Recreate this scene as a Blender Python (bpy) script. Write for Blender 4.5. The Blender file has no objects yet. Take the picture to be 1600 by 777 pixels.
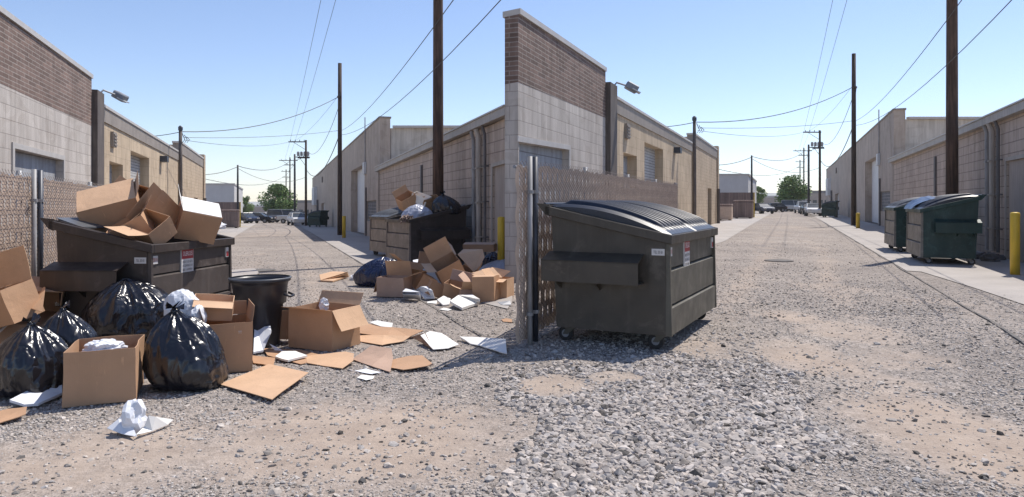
import bpy, bmesh, math, random
import numpy as np
from mathutils import Vector, Matrix, Euler, noise
random.seed(7); rng = np.random.default_rng(11)
sc = bpy.context.scene
COL = sc.collection
F = 1100.0; H = 1.6; VH = 319.0
KL = 12.0/F; KR = -3.0/F
PI = math.pi
def kk(r):
    t = min(1.0, max(0.0, (r+0.1)/0.2)); return KL+(KR-KL)*t*t*(3-2*t)
def gz(x, y):
    y = max(y, 0.0); return -kk(x/max(y, 1.0))*y
def at(u, v, z=0.0):
    r = (u-800)/F; k = kk(r); Y = F*(H-z)/(v-VH-F*k); return Vector((r*Y, Y, z-k*Y))
def atY(u, v, Y):
    return Vector(((u-800)/F*Y, Y, H-(v-VH)*Y/F))
def ground(x, y, z=0.0): return Vector((x, y, gz(x, y)+z))
# ------------------------------------------------------------------ materials
MATS = {}
def nt_new(name):
    m = bpy.data.materials.new(name); m.use_nodes = True
    n = m.node_tree.nodes; l = m.node_tree.links
    return m, n, l, n['Principled BSDF']
def ramp(n, l, fac, cols):
    r = n.new('ShaderNodeValToRGB'); e = r.color_ramp.elements
    e[0].position, e[1].position = cols[0][0], cols[-1][0]
    e[0].color = (*cols[0][1], 1); e[1].color = (*cols[-1][1], 1)
    for p, c in cols[1:-1]:
        x = e.new(p); x.color = (*c, 1)
    l.new(fac, r.inputs[0]); return r.outputs[0]
def noise_n(n, l, vec, scale, detail=4, rough=.55, dist=0):
    t = n.new('ShaderNodeTexNoise'); t.inputs['Scale'].default_value = scale
    t.inputs['Detail'].default_value = detail; t.inputs['Roughness'].default_value = rough
    t.inputs['Distortion'].default_value = dist
    if vec is not None: l.new(vec, t.inputs['Vector'])
    return t.outputs['Fac']
def mixc(n, l, fac, a, b, mode='MIX'):
    m = n.new('ShaderNodeMix'); m.data_type = 'RGBA'; m.blend_type = mode
    for s, x in ((m.inputs[0], fac), (m.inputs[6], a), (m.inputs[7], b)):
        if isinstance(x, (int, float)): s.default_value = x
        elif isinstance(x, tuple): s.default_value = (*x, 1) if len(x) == 3 else x
        else: l.new(x, s)
    return m.outputs[2]
def bump(n, l, height, strength, dist, nrm=None):
    b = n.new('ShaderNodeBump'); b.inputs['Strength'].default_value = strength
    b.inputs['Distance'].default_value = dist; l.new(height, b.inputs['Height'])
    if nrm is not None: l.new(nrm, b.inputs['Normal'])
    return b.outputs[0]
def mapping(n, l, src, scale):
    mp = n.new('ShaderNodeMapping'); mp.inputs['Scale'].default_value = scale; l.new(src, mp.inputs[0]); return mp.outputs[0]
def mat(name, c, rough=.7, var=.18, scale=4, metal=0, bmp=.0, bscale=60, bdist=.004, dirt=None, streak=0, fine=0):
    m, n, l, p = nt_new(name)
    tc = n.new('ShaderNodeTexCoord').outputs['Object']
    lo = tuple(x*(1-var) for x in c); hi = tuple(min(1, x*(1+var)) for x in c)
    col = ramp(n, l, noise_n(n, l, tc, scale, 6), [(.3, lo), (.7, hi)])
    if streak:
        s = noise_n(n, l, mapping(n, l, tc, (9, 9, .7)), 1.6, 5, .6)
        s = ramp(n, l, s, [(.42, (1-streak,)*3), (.62, (1, 1, 1))])
        col = mixc(n, l, 1.0, col, s, 'MULTIPLY')
    if dirt:
        d = ramp(n, l, noise_n(n, l, tc, scale*2.3, 7, .65), [(.52, (0, 0, 0)), (.68, (1, 1, 1))])
        col = mixc(n, l, d, col, dirt)
    if fine:
        s = ramp(n, l, noise_n(n, l, tc, 90, 3, .6), [(.35, (1-fine,)*3), (.65, (1+0,)*3)])
        col = mixc(n, l, 1.0, col, s, 'MULTIPLY')
    l.new(col, p.inputs['Base Color'])
    p.inputs['Roughness'].default_value = rough; p.inputs['Metallic'].default_value = metal
    if bmp: l.new(bump(n, l, noise_n(n, l, tc, bscale, 5), bmp, bdist), p.inputs['Normal'])
    MATS[name] = m; return m
def block(name, c, mortar, bw, bh, ms=.012, var=.08, stain=None, bs=.5, rough=.85):
    m, n, l, p = nt_new(name)
    uv = n.new('ShaderNodeUVMap').outputs[0]
    tc = n.new('ShaderNodeTexCoord').outputs['Object']
    b = n.new('ShaderNodeTexBrick'); l.new(uv, b.inputs['Vector'])
    b.inputs['Scale'].default_value = 1; b.inputs['Brick Width'].default_value = bw; b.inputs['Row Height'].default_value = bh
    b.inputs['Mortar Size'].default_value = ms; b.inputs['Mortar Smooth'].default_value = .3; b.inputs['Bias'].default_value = 0
    b.inputs['Color1'].default_value = (*[x*(1-var) for x in c], 1); b.inputs['Color2'].default_value = (*[x*(1+var) for x in c], 1)
    b.inputs['Mortar'].default_value = (*mortar, 1)
    col = b.outputs['Color']
    big = ramp(n, l, noise_n(n, l, tc, .6, 6, .6), [(.3, (.86, .85, .84)), (.7, (1.05, 1.05, 1.04))])
    col = mixc(n, l, 1.0, col, big, 'MULTIPLY')
    st = ramp(n, l, noise_n(n, l, mapping(n, l, tc, (3, 3, .35)), 1.2, 6, .65), [(.38, (.68, .66, .64)), (.58, (1, 1, 1))])
    col = mixc(n, l, .7, col, st, 'MULTIPLY')
    pa = ramp(n, l, noise_n(n, l, mapping(n, l, tc, (1, 1, 1.6)), .9, 2, .4, 1.5), [(.58, (1, 1, 1)), (.60, (.90, .885, .87))])
    col = mixc(n, l, .8, col, pa, 'MULTIPLY')
    sp = ramp(n, l, noise_n(n, l, tc, 9, 8, .75), [(.62, (1, 1, 1)), (.74, (.6, .57, .54))])
    col = mixc(n, l, .7, col, sp, 'MULTIPLY')
    if stain:
        d = ramp(n, l, noise_n(n, l, tc, 1.7, 7, .7), [(.56, (0, 0, 0)), (.7, (1, 1, 1))])
        col = mixc(n, l, d, col, stain)
    l.new(col, p.inputs['Base Color']); p.inputs['Roughness'].default_value = rough
    inv = n.new('ShaderNodeMath'); inv.operation = 'SUBTRACT'; inv.inputs[0].default_value = 1; l.new(b.outputs['Fac'], inv.inputs[1])
    b1 = bump(n, l, inv.outputs[0], bs, .006)
    l.new(bump(n, l, noise_n(n, l, tc, 45, 5), .35, .004, b1), p.inputs['Normal'])
    MATS[name] = m; return m
block('painted_block', (.54, .495, .455), (.40, .36, .33), .61, .305, .012, .05)
block('brown_brick', (.20, .135, .11), (.34, .29, .26), .5, .1, .012, .25)
block('tan_block', (.56, .445, .315), (.46, .365, .26), .81, .405, .010, .045)
block('tan_block_fine', (.55, .435, .31), (.43, .34, .245), .41, .205, .012, .05)
block('right_block', (.53, .43, .355), (.30, .24, .20), 1.6, .30, .016, .05)
block('stucco', (.50, .42, .35), (.475, .395, .33), 3.2, 1.6, .008, .03, bs=.2)
block('pale_siding', (.58, .54, .48), (.46, .43, .38), .3, 8, .01, .02)
block('glass_block', (.16, .17, .19), (.42, .40, .38), .2, .2, .02, .3)
block('roll_slats', (.50, .50, .49), (.2, .2, .2), 30, .12, .014, .03, bs=1)
block('grey_slats', (.40, .42, .45), (.25, .25, .26), 1.1, .55, .016, .04)
block('brown_boards', (.26, .19, .165), (.14, .10, .09), .16, 3, .012, .2)
mat('fascia', (.30, .26, .225), .7, .12, 1.5, streak=.2)
mat('gutter', (.42, .37, .32), .55, .12, 1.5, streak=.2)
mat('cap', (.48, .45, .42), .5, .08)
mat('pilaster', (.13, .105, .09), .7, .2, 2, streak=.3)
mat('pipe_grey', (.34, .33, .33), .5, .2, 3, streak=.3)
mat('pipe_dark', (.12, .11, .11), .6, .2, 3)
mat('white_paint', (.66, .66, .66), .5, .06, 3, streak=.12)
mat('door_grey', (.46, .44, .42), .6, .1, 3, streak=.15)
mat('dark_glass', (.05, .06, .07), .15, .3, 2)
mat('tan_panel', (.40, .335, .285), .75, .08, 1.5, streak=.15)
mat('roof', (.22, .21, .20), .9, .15, 1)
mat('pale_wall', (.55, .54, .53), .8, .06, 1)
mat('wood_dark', (.075, .048, .036), .85, .35, 1.2, bmp=.6, bscale=30, streak=.45)
mat('wood_pole', (.115, .066, .045), .85, .35, 1.2, bmp=.8, bscale=30, bdist=.01, streak=.5)
mat('wire_black', (.03, .03, .035), .6, .1)
mat('metal_dark', (.05, .055, .07), .45, .2, 5, metal=.3)
mat('galv', (.24, .25, .27), .55, .15, 6, metal=.4)
mat('slat', (.52, .395, .305), .7, .12, 6)
mat('slat_pale', (.26, .21, .185), .6, .12, 6)
mat('yellow', (.70, .47, .04), .5, .1, 3, dirt=None, streak=.15)
mat('concrete', (.40, .365, .335), .9, .12, .9, bmp=.3, bscale=50, fine=.15)
mat('seam', (.13, .12, .112), .95, .3, 10)
mat('hill', (.30, .31, .30), 1, .12, .01)
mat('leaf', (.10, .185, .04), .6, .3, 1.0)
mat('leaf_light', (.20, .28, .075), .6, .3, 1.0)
mat('bark', (.12, .09, .07), .9, .2)
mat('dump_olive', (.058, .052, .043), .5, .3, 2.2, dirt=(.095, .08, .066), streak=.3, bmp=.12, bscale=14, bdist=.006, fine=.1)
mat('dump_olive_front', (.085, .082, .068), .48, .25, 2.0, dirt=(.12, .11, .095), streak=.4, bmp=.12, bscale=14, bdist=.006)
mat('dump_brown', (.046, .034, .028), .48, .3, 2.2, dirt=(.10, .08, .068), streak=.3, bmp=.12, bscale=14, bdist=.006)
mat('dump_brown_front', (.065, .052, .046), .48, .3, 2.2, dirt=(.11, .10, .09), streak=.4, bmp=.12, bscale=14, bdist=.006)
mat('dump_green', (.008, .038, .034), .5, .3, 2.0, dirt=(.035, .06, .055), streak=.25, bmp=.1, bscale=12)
mat('dump_green_front_lit', (.15, .14, .12), .5, .25, 2.0, dirt=(.07, .09, .08), streak=.4)  # grey-brown front tone with sunlight painted into it
mat('dump_brown_front_lit', (.17, .135, .115), .5, .25, 2.0, dirt=(.08, .06, .055), streak=.4)  # brown front paled so its colour carries the sunlight
mat('lid', (.012, .018, .034), .4, .25, 3, bmp=.05, bscale=20)
mat('lid_grey', (.10, .105, .115), .4, .2, 3, bmp=.2, bscale=20)
mat('lid_blue', (.05, .085, .17), .35, .2, 3)
mat('rubber', (.025, .024, .024), .8, .2, 9)
mat('sticker_white', (.60, .58, .56), .5, .06, 20)
mat('sticker_red', (.33, .03, .035), .5, .1, 20)
mat('ink', (.04, .04, .045), .6, .1)
mat('ink_white', (.75, .72, .7), .6, .05)
mat('ink_orange', (.5, .1, .04), .6, .05)
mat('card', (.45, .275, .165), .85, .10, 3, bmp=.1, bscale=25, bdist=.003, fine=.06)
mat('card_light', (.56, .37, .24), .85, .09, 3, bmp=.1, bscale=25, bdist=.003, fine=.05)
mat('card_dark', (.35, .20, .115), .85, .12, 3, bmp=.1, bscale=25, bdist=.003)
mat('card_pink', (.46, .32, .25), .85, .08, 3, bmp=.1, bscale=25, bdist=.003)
mat('white_card', (.76, .74, .70), .7, .05, 3)
mat('paper', (.72, .73, .76), .75, .04, 6, bmp=.25, bscale=14, bdist=.01)
mat('foam', (.68, .70, .74), .6, .04, 6)
mat('can_black', (.022, .022, .028), .38, .2, 4, bmp=.15, bscale=18)
mat('car_white', (.68, .68, .68), .25, .03, 2); mat('car_black', (.02, .022, .03), .2, .1, 2)
mat('car_blue', (.03, .045, .09), .22, .1, 2); mat('car_silver', (.36, .37, .39), .25, .05, 2, metal=.4)
mat('lamp_glass', (.6, .6, .58), .2, .05); mat('tail_red', (.35, .02, .02), .3, .05)
def cardmat(name, c):
    m, n, l, p = nt_new(name)
    tc = n.new('ShaderNodeTexCoord').outputs['Object']; uv = n.new('ShaderNodeUVMap').outputs[0]
    col = ramp(n, l, noise_n(n, l, tc, 2.5, 6, .6), [(.3, tuple(x*.9 for x in c)), (.7, tuple(min(1, x*1.08) for x in c))])
    w = n.new('ShaderNodeTexWave'); w.inputs['Scale'].default_value = 26; w.inputs['Distortion'].default_value = .6; l.new(uv, w.inputs['Vector'])
    col = mixc(n, l, .04, col, w.outputs['Color'], 'MULTIPLY')
    sc1 = ramp(n, l, noise_n(n, l, mapping(n, l, tc, (1, 1, 2.5)), 7, 9, .75, .8), [(.60, (1, 1, 1)), (.72, (.72, .66, .6))])
    col = mixc(n, l, .8, col, sc1, 'MULTIPLY')
    sc2 = ramp(n, l, noise_n(n, l, mapping(n, l, tc, (14, 14, 1.5)), 3, 4, .6), [(.66, (0, 0, 0)), (.70, (1, 1, 1))])
    col = mixc(n, l, sc2, col, tuple(min(1, x*1.25) for x in c))
    l.new(col, p.inputs['Base Color']); p.inputs['Roughness'].default_value = .8
    b1 = bump(n, l, w.outputs['Fac'], .12, .002)
    l.new(bump(n, l, noise_n(n, l, tc, 5, 5, .6, .4), .35, .03, b1), p.inputs['Normal'])
    MATS[name] = m
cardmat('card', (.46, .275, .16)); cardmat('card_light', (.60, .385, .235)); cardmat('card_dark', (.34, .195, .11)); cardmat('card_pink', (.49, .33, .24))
def steel(name, c, front=0):
    m, n, l, p = nt_new(name)
    tc = n.new('ShaderNodeTexCoord').outputs['Object']
    col = ramp(n, l, noise_n(n, l, tc, 1.6, 7, .65), [(.3, tuple(x*.75 for x in c)), (.7, tuple(x*1.25 for x in c))])
    dr = ramp(n, l, noise_n(n, l, mapping(n, l, tc, (7, 7, .7)), 1.2, 7, .6), [(.52, (0, 0, 0)), (.80, (.45, .45, .45))])
    col = mixc(n, l, dr, col, tuple(min(1, x*1.7+.015) for x in c))
    sm = ramp(n, l, noise_n(n, l, tc, 3.1, 9, .72, .5), [(.56, (0, 0, 0)), (.66, (1, 1, 1))])
    f = n.new('ShaderNodeMath'); f.operation = 'MULTIPLY'; l.new(sm, f.inputs[0]); f.inputs[1].default_value = .55
    col = mixc(n, l, f.outputs[0], col, tuple(x*1.9+.02 for x in c))
    rs = ramp(n, l, noise_n(n, l, tc, 8, 9, .78), [(.68, (0, 0, 0)), (.73, (1, 1, 1))])
    col = mixc(n, l, rs, col, (.12, .055, .028))
    scr = ramp(n, l, noise_n(n, l, mapping(n, l, tc, (1.2, 1.2, 30)), 4, 3, .5), [(.70, (0, 0, 0)), (.74, (1, 1, 1))])
    f = n.new('ShaderNodeMath'); f.operation = 'MULTIPLY'; l.new(scr, f.inputs[0]); f.inputs[1].default_value = .35
    col = mixc(n, l, f.outputs[0], col, tuple(x*2.4+.05 for x in c))
    l.new(col, p.inputs['Base Color'])
    l.new(ramp(n, l, noise_n(n, l, tc, 5, 6), [(.3, (.38,)*3), (.7, (.62,)*3)]), p.inputs['Roughness'])
    b1 = bump(n, l, noise_n(n, l, tc, 2.2, 2, .4), .35, .08)
    l.new(bump(n, l, noise_n(n, l, tc, 35, 5), .12, .004, b1), p.inputs['Normal'])
    MATS[name] = m
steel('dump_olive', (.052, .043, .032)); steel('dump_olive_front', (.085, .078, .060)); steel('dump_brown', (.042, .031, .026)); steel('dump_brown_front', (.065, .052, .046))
steel('dump_green', (.008, .036, .032)); steel('dump_green_front_lit', (.16, .145, .125)); steel('dump_brown_front_lit', (.17, .135, .115))  # fronts of green and pale brown dumpsters hold sunlight in their colour
def bagmat(name, c):
    m, n, l, p = nt_new(name)
    tc = n.new('ShaderNodeTexCoord').outputs['Object']
    p.inputs['Base Color'].default_value = (*c, 1); p.inputs['Roughness'].default_value = .24
    p.inputs['Coat Weight'].default_value = .35; p.inputs['Coat Roughness'].default_value = .15
    w = noise_n(n, l, mapping(n, l, tc, (1, 1, .8)), 4.2, 2, .45, 1.0)
    r = n.new('ShaderNodeMath'); r.operation = 'ABSOLUTE'
    s = n.new('ShaderNodeMath'); s.operation = 'SUBTRACT'; l.new(w, s.inputs[0]); s.inputs[1].default_value = .5; l.new(s.outputs[0], r.inputs[0])
    b1 = bump(n, l, r.outputs[0], .8, .10)
    l.new(bump(n, l, noise_n(n, l, tc, 17, 2, .5, .8), .12, .02, b1), p.inputs['Normal'])
    MATS[name] = m
bagmat('bag_black', (.009, .009, .013)); bagmat('bag_blue', (.008, .012, .045)); bagmat('bag_clear', (.42, .44, .52))
# ground
def ground_mat():
    m, n, l, p = nt_new('gravel_ground')
    tc = n.new('ShaderNodeTexCoord').outputs['Object']
    at_ = n.new('ShaderNodeAttribute'); at_.attribute_name = 'dirt'
    def vor(scale, feat='F1'):
        v = n.new('ShaderNodeTexVoronoi'); v.inputs['Scale'].default_value = scale; v.feature = feat; l.new(tc, v.inputs['Vector']); return v
    v1 = vor(38); v2 = vor(85); v3 = vor(14)
    sep = n.new('ShaderNodeSeparateColor'); l.new(v1.outputs['Color'], sep.inputs[0])
    sep2 = n.new('ShaderNodeSeparateColor'); l.new(v2.outputs['Color'], sep2.inputs[0])
    g1 = ramp(n, l, sep.outputs[0], [(0, (.17, .153, .143)), (.5, (.345, .318, .288)), (1, (.56, .51, .475))])
    g2 = ramp(n, l, sep2.outputs[1], [(0, (.16, .143, .135)), (.5, (.335, .308, .28)), (1, (.51, .465, .435))])
    grav = mixc(n, l, .5, g1, g2)
    lg = ramp(n, l, noise_n(n, l, tc, .5, 8, .68), [(.3, (.78, .76, .75)), (.7, (1.12, 1.09, 1.06))])
    grav = mixc(n, l, 1., grav, lg, 'MULTIPLY')
    lg = ramp(n, l, noise_n(n, l, tc, .11, 5, .6, .6), [(.35, (.86, .85, .85)), (.65, (1.05, 1.03, 1.01))])
    grav = mixc(n, l, 1., grav, lg, 'MULTIPLY')
    sep3 = n.new('ShaderNodeSeparateColor'); l.new(v3.outputs['Color'], sep3.inputs[0])
    grav = mixc(n, l, .55, grav, ramp(n, l, sep3.outputs[2], [(0, (.66, .65, .64)), (.6, (1, 1, 1)), (1, (1.18, 1.16, 1.14))]), 'MULTIPLY')
    d1 = ramp(n, l, noise_n(n, l, tc, 3.2, 8, .65), [(.3, (.32, .252, .203)), (.7, (.465, .378, .305))])
    dn = mixc(n, l, .5, noise_n(n, l, tc, 3.5, 8, .75), noise_n(n, l, tc, 1.1, 6, .6, .5))
    a = n.new('ShaderNodeMath'); a.operation = 'MULTIPLY_ADD'; l.new(dn, a.inputs[0]); a.inputs[1].default_value = 1.0; l.new(at_.outputs['Fac'], a.inputs[2])
    fac = ramp(n, l, a.outputs[0], [(.56, (0, 0, 0)), (.92, (1, 1, 1))])
    l.new(mixc(n, l, fac, grav, d1), p.inputs['Base Color']); p.inputs['Roughness'].default_value = .95
    p.inputs['Specular IOR Level'].default_value = .25
    h = mixc(n, l, .5, v1.outputs['Distance'], v2.outputs['Distance'])
    hs = mixc(n, l, fac, h, noise_n(n, l, tc, 30, 6, .7))
    b1 = bump(n, l, hs, .8, .02)
    l.new(bump(n, l, noise_n(n, l, tc, 3, 5), .4, .06, b1), p.inputs['Normal'])
    MATS['ground'] = m
    m, n, l, p = nt_new('stone')
    a = n.new('ShaderNodeAttribute'); a.attribute_name = 'tone'
    tc = n.new('ShaderNodeTexCoord').outputs['Object']
    s = ramp(n, l, noise_n(n, l, tc, 60, 3), [(.3, (.8, .8, .8)), (.7, (1.1, 1.1, 1.1))])
    l.new(mixc(n, l, 1., a.outputs['Color'], s, 'MULTIPLY'), p.inputs['Base Color']); p.inputs['Roughness'].default_value = .9
    MATS['stone'] = m
ground_mat()
# ------------------------------------------------------------------ mesh builder
class MB:
    def __init__(s): s.v = []; s.f = []
    def hexa(s, p):   # p: bottom 4 loop, top 4 loop
        i = len(s.v); s.v += [Vector(q) for q in p]
        s.f += [(i, i+3, i+2, i+1), (i+4, i+5, i+6, i+7)] + [(i+a, i+(a+1) % 4, i+4+(a+1) % 4, i+4+a) for a in range(4)]
        return s
    def box(s, c, sz, M=None):
        x, y, z = (q/2 for q in sz)
        p = [Vector((a*x, b*y, d*z)) for d in (-1, 1) for a, b in ((-1, -1), (1, -1), (1, 1), (-1, 1))]
        if M is not None: p = [M @ q for q in p]
        return s.hexa([q+Vector(c) for q in p])
    def lo(s, x0, x1, y0, y1, z0, z1): return s.box(((x0+x1)/2, (y0+y1)/2, (z0+z1)/2), (x1-x0, y1-y0, z1-z0))
    def st(s, fr, s0, s1, t0, t1, z0, z1, z0b=None, z1b=None):
        z0b = z0 if z0b is None else z0b; z1b = z1 if z1b is None else z1b
        P = fr.P
        return s.hexa([P(s0, t0, z0), P(s1, t0, z0b), P(s1, t1, z0b), P(s0, t1, z0), P(s0, t0, z1), P(s1, t0, z1b), P(s1, t1, z1b), P(s0, t1, z1)])
    def prism(s, pts, ext):
        i = len(s.v); n = len(pts); e = Vector(ext)
        s.v += [Vector(p) for p in pts]+[Vector(p)+e for p in pts]
        s.f += [tuple(range(i, i+n))[::-1], tuple(range(i+n, i+2*n))] + [(i+a, i+(a+1) % n, i+n+(a+1) % n, i+n+a) for a in range(n)]
        return s
    def tube(s, pts, r, n=8):
        pts = [Vector(p) for p in pts]; rs = r if isinstance(r, (list, tuple)) else [r]*len(pts)
        i0 = len(s.v); up = Vector((0, 0, 1))
        for k, p in enumerate(pts):
            d = (pts[min(k+1, len(pts)-1)]-pts[max(k-1, 0)]).normalized()
            a = d.cross(up if abs(d.z) < .95 else Vector((1, 0, 0))).normalized(); b = d.cross(a)
            for j in range(n):
                an = 2*PI*j/n; s.v.append(p+(a*math.cos(an)+b*math.sin(an))*rs[k])
        for k in range(len(pts)-1):
            for j in range(n):
                q = i0+k*n; s.f.append((q+j, q+(j+1) % n, q+n+(j+1) % n, q+n+j))
        s.f.append(tuple(range(i0, i0+n))); q = i0+(len(pts)-1)*n; s.f.append(tuple(range(q, q+n))[::-1])
        return s
    def lathe(s, prof, n=24, c=(0, 0, 0), axis='z', close=True):
        i0 = len(s.v); c = Vector(c)
        for r, h in prof:
            for j in range(n):
                a = 2*PI*j/n
                q = Vector((r*math.cos(a), r*math.sin(a), h))
                if axis == 'x': q = Vector((q.z, q.x, q.y))
                if axis == 'y': q = Vector((q.x, q.z, q.y))
                s.v.append(c+q)
        for k in range(len(prof)-1):
            for j in range(n):
                q = i0+k*n; s.f.append((q+j, q+(j+1) % n, q+n+(j+1) % n, q+n+j))
        if close:
            s.f.append(tuple(range(i0, i0+n))); q = i0+(len(prof)-1)*n; s.f.append(tuple(range(q, q+n)))
        return s
    def grid(s, fn, nu, nv):
        i0 = len(s.v)
        for a in range(nu+1):
            for b in range(nv+1): s.v.append(Vector(fn(a/nu, b/nv)))
        for a in range(nu):
            for b in range(nv):
                q = i0+a*(nv+1)+b; s.f.append((q, q+nv+1, q+nv+2, q+1))
        return s
    def build(s, name, m, parent=None, smooth=False, local=False, recalc=True, bevel=0, warp=0, seed=0):
        off = Vector((0, 0, 0))
        if parent is not None and not local: off = parent.location.copy()
        top = parent is None and not local
        if top:
            off = Vector(((min(q.x for q in s.v)+max(q.x for q in s.v))/2, (min(q.y for q in s.v)+max(q.y for q in s.v))/2, min(q.z for q in s.v)))
        me = bpy.data.meshes.new(name)
        me.from_pydata([q-off for q in s.v], [], s.f)
        bm = bmesh.new(); bm.from_mesh(me)
        if recalc: bmesh.ops.recalc_face_normals(bm, faces=bm.faces)
        if bevel:
            es = [e for e in bm.edges if len(e.link_faces) == 2 and e.calc_face_angle(0) > .6]
            bmesh.ops.bevel(bm, geom=es, offset=bevel, segments=1, affect='EDGES', clamp_overlap=True)
        if warp:
            bmesh.ops.subdivide_edges(bm, edges=[e for e in bm.edges if e.calc_length() > .05], cuts=4, use_grid_fill=True)
            o3 = Vector((seed*3.7, seed*1.9, seed*.7))
            for v in bm.verts:
                q = v.co*3.2+o3; v.co += Vector((noise.noise(q), noise.noise(q+Vector((9, 0, 0))), noise.noise(q+Vector((0, 9, 0)))*.7))*warp
        uvl = bm.loops.layers.uv.new('UVMap')
        for f in bm.faces:
            nn = f.normal; f.smooth = smooth
            if abs(nn.z) > .7:
                for lp in f.loops: lp[uvl].uv = (lp.vert.co.x+off.x, lp.vert.co.y+off.y)
            else:
                t = Vector((-nn.y, nn.x, 0)); t.normalize()
                for lp in f.loops: lp[uvl].uv = ((lp.vert.co+off).dot(t), lp.vert.co.z+off.z)
        bm.to_mesh(me); bm.free()
        o = bpy.data.objects.new(name, me); COL.objects.link(o); me.materials.append(MATS[m])
        if parent is not None: o.parent = parent
        elif top: o.location = off
        return o
def tag(o, label, cat=None, group=None, kind=None):
    o['label'] = label
    if cat: o['category'] = cat
    if group: o['group'] = group
    if kind: o['kind'] = kind
    return o
def thing(name, label, cat, loc, rot=(0, 0, 0), group=None):
    o = bpy.data.objects.new(name, None); COL.objects.link(o); o.empty_display_size = .1
    o.location = Vector(loc); o.rotation_euler = Euler(rot); return tag(o, label, cat, group)
def text_part(txt, w, h, M, m, parent, name='lettering', depth=.001):
    cu = bpy.data.curves.new(name, 'FONT'); cu.body = txt; cu.size = 1; cu.extrude = 0
    o = bpy.data.objects.new(name, cu); COL.objects.link(o)
    me = bpy.data.meshes.new_from_object(o); bpy.data.objects.remove(o)
    xs = [v.co.x for v in me.vertices]; ys = [v.co.y for v in me.vertices]
    sx = w/(max(xs)-min(xs)); sy = h/(max(ys)-min(ys)); cx = (max(xs)+min(xs))/2; cy = (max(ys)+min(ys))/2
    for v in me.vertices: v.co = M @ Vector(((v.co.x-cx)*sx, (v.co.y-cy)*sy, depth))
    o = bpy.data.objects.new(name, me); COL.objects.link(o); me.materials.append(MATS[m]); o.parent = parent
    return o
# ------------------------------------------------------------------ alley frames
class Fr:
    def __init__(s, uv, vh, word):
        s.uv = uv; s.vh = vh; th = math.atan((uv-800)/F); s.c = math.cos(th); s.s = math.sin(th); s.word = word; s.th = th
    def P(s, a, t, z=0.0):
        x = a*s.s+t*s.c; y = a*s.c-t*s.s; return Vector((x, y, z+gz(x, y)))
    def Y(s, t, u): return F*abs(t)/(s.c*abs(u-1235))
    def S(s, t, u): return (s.Y(t, u)+t*s.s)/s.c
    def Z(s, t, u, v): return H-(v-316)*s.Y(t, u)/F
    def G(s, u, v, z=0.0):
        Y = F*(H-z)/(v-316); x = (s.uv+u-1235-800)/F*Y; return Vector((x, Y, gz(x, Y)+z))
    def GY(s, u, Y, z=0.0):
        x = (s.uv+u-1235-800)/F*Y; return Vector((x, Y, gz(x, Y)+z))
    def ZY(s, v, Y): return H-(v-316)*Y/F
FL = Fr(432.0, 331.0, 'littered alley'); FR_ = Fr(1235.0, 316.0, 'clean alley')
TL, TR = -5.3, 5.65
def wall(mb, fr, t, side, s0, s1, z0, z1, ops, th=.3):
    t1 = t+side*th
    cuts = sorted(set([s0, s1]+[q for o in ops for q in o[:2] if s0 < q < s1]))
    for a, b in zip(cuts, cuts[1:]):
        m_ = (a+b)/2; hs = sorted([(o[2], o[3]) for o in ops if o[0] < m_ < o[1]]); z = z0
        for lo, hi in hs:
            if lo > z+1e-3: mb.st(fr, a, b, t, t1, z, min(lo, z1))
            z = max(z, hi)
        if z < z1-1e-3: mb.st(fr, a, b, t, t1, z, z1)
def frame_part(fr, t, side, o, w, d, name, m, parent, sides='ltr'):
    mb = MB(); a, b, lo, hi = o; t0 = t-side*d
    if 't' in sides: mb.st(fr, a-w, b+w, t0, t-side*.002, hi, hi+w)
    if 'l' in sides: mb.st(fr, a-w, a, t0, t-side*.002, lo, hi)
    if 'r' in sides: mb.st(fr, b, b+w, t0, t-side*.002, lo, hi)
    return mb.build(name, m, parent)
def cable(name, p0, p1, sag, r, label, grp=None, n=14):
    pts = [p0.lerp(p1, i/n)-Vector((0, 0, sag*4*(i/n)*(1-i/n))) for i in range(n+1)]
    return tag(MB().tube(pts, r, 5).build(name, 'wire_black'), label, 'wire', grp)

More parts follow.
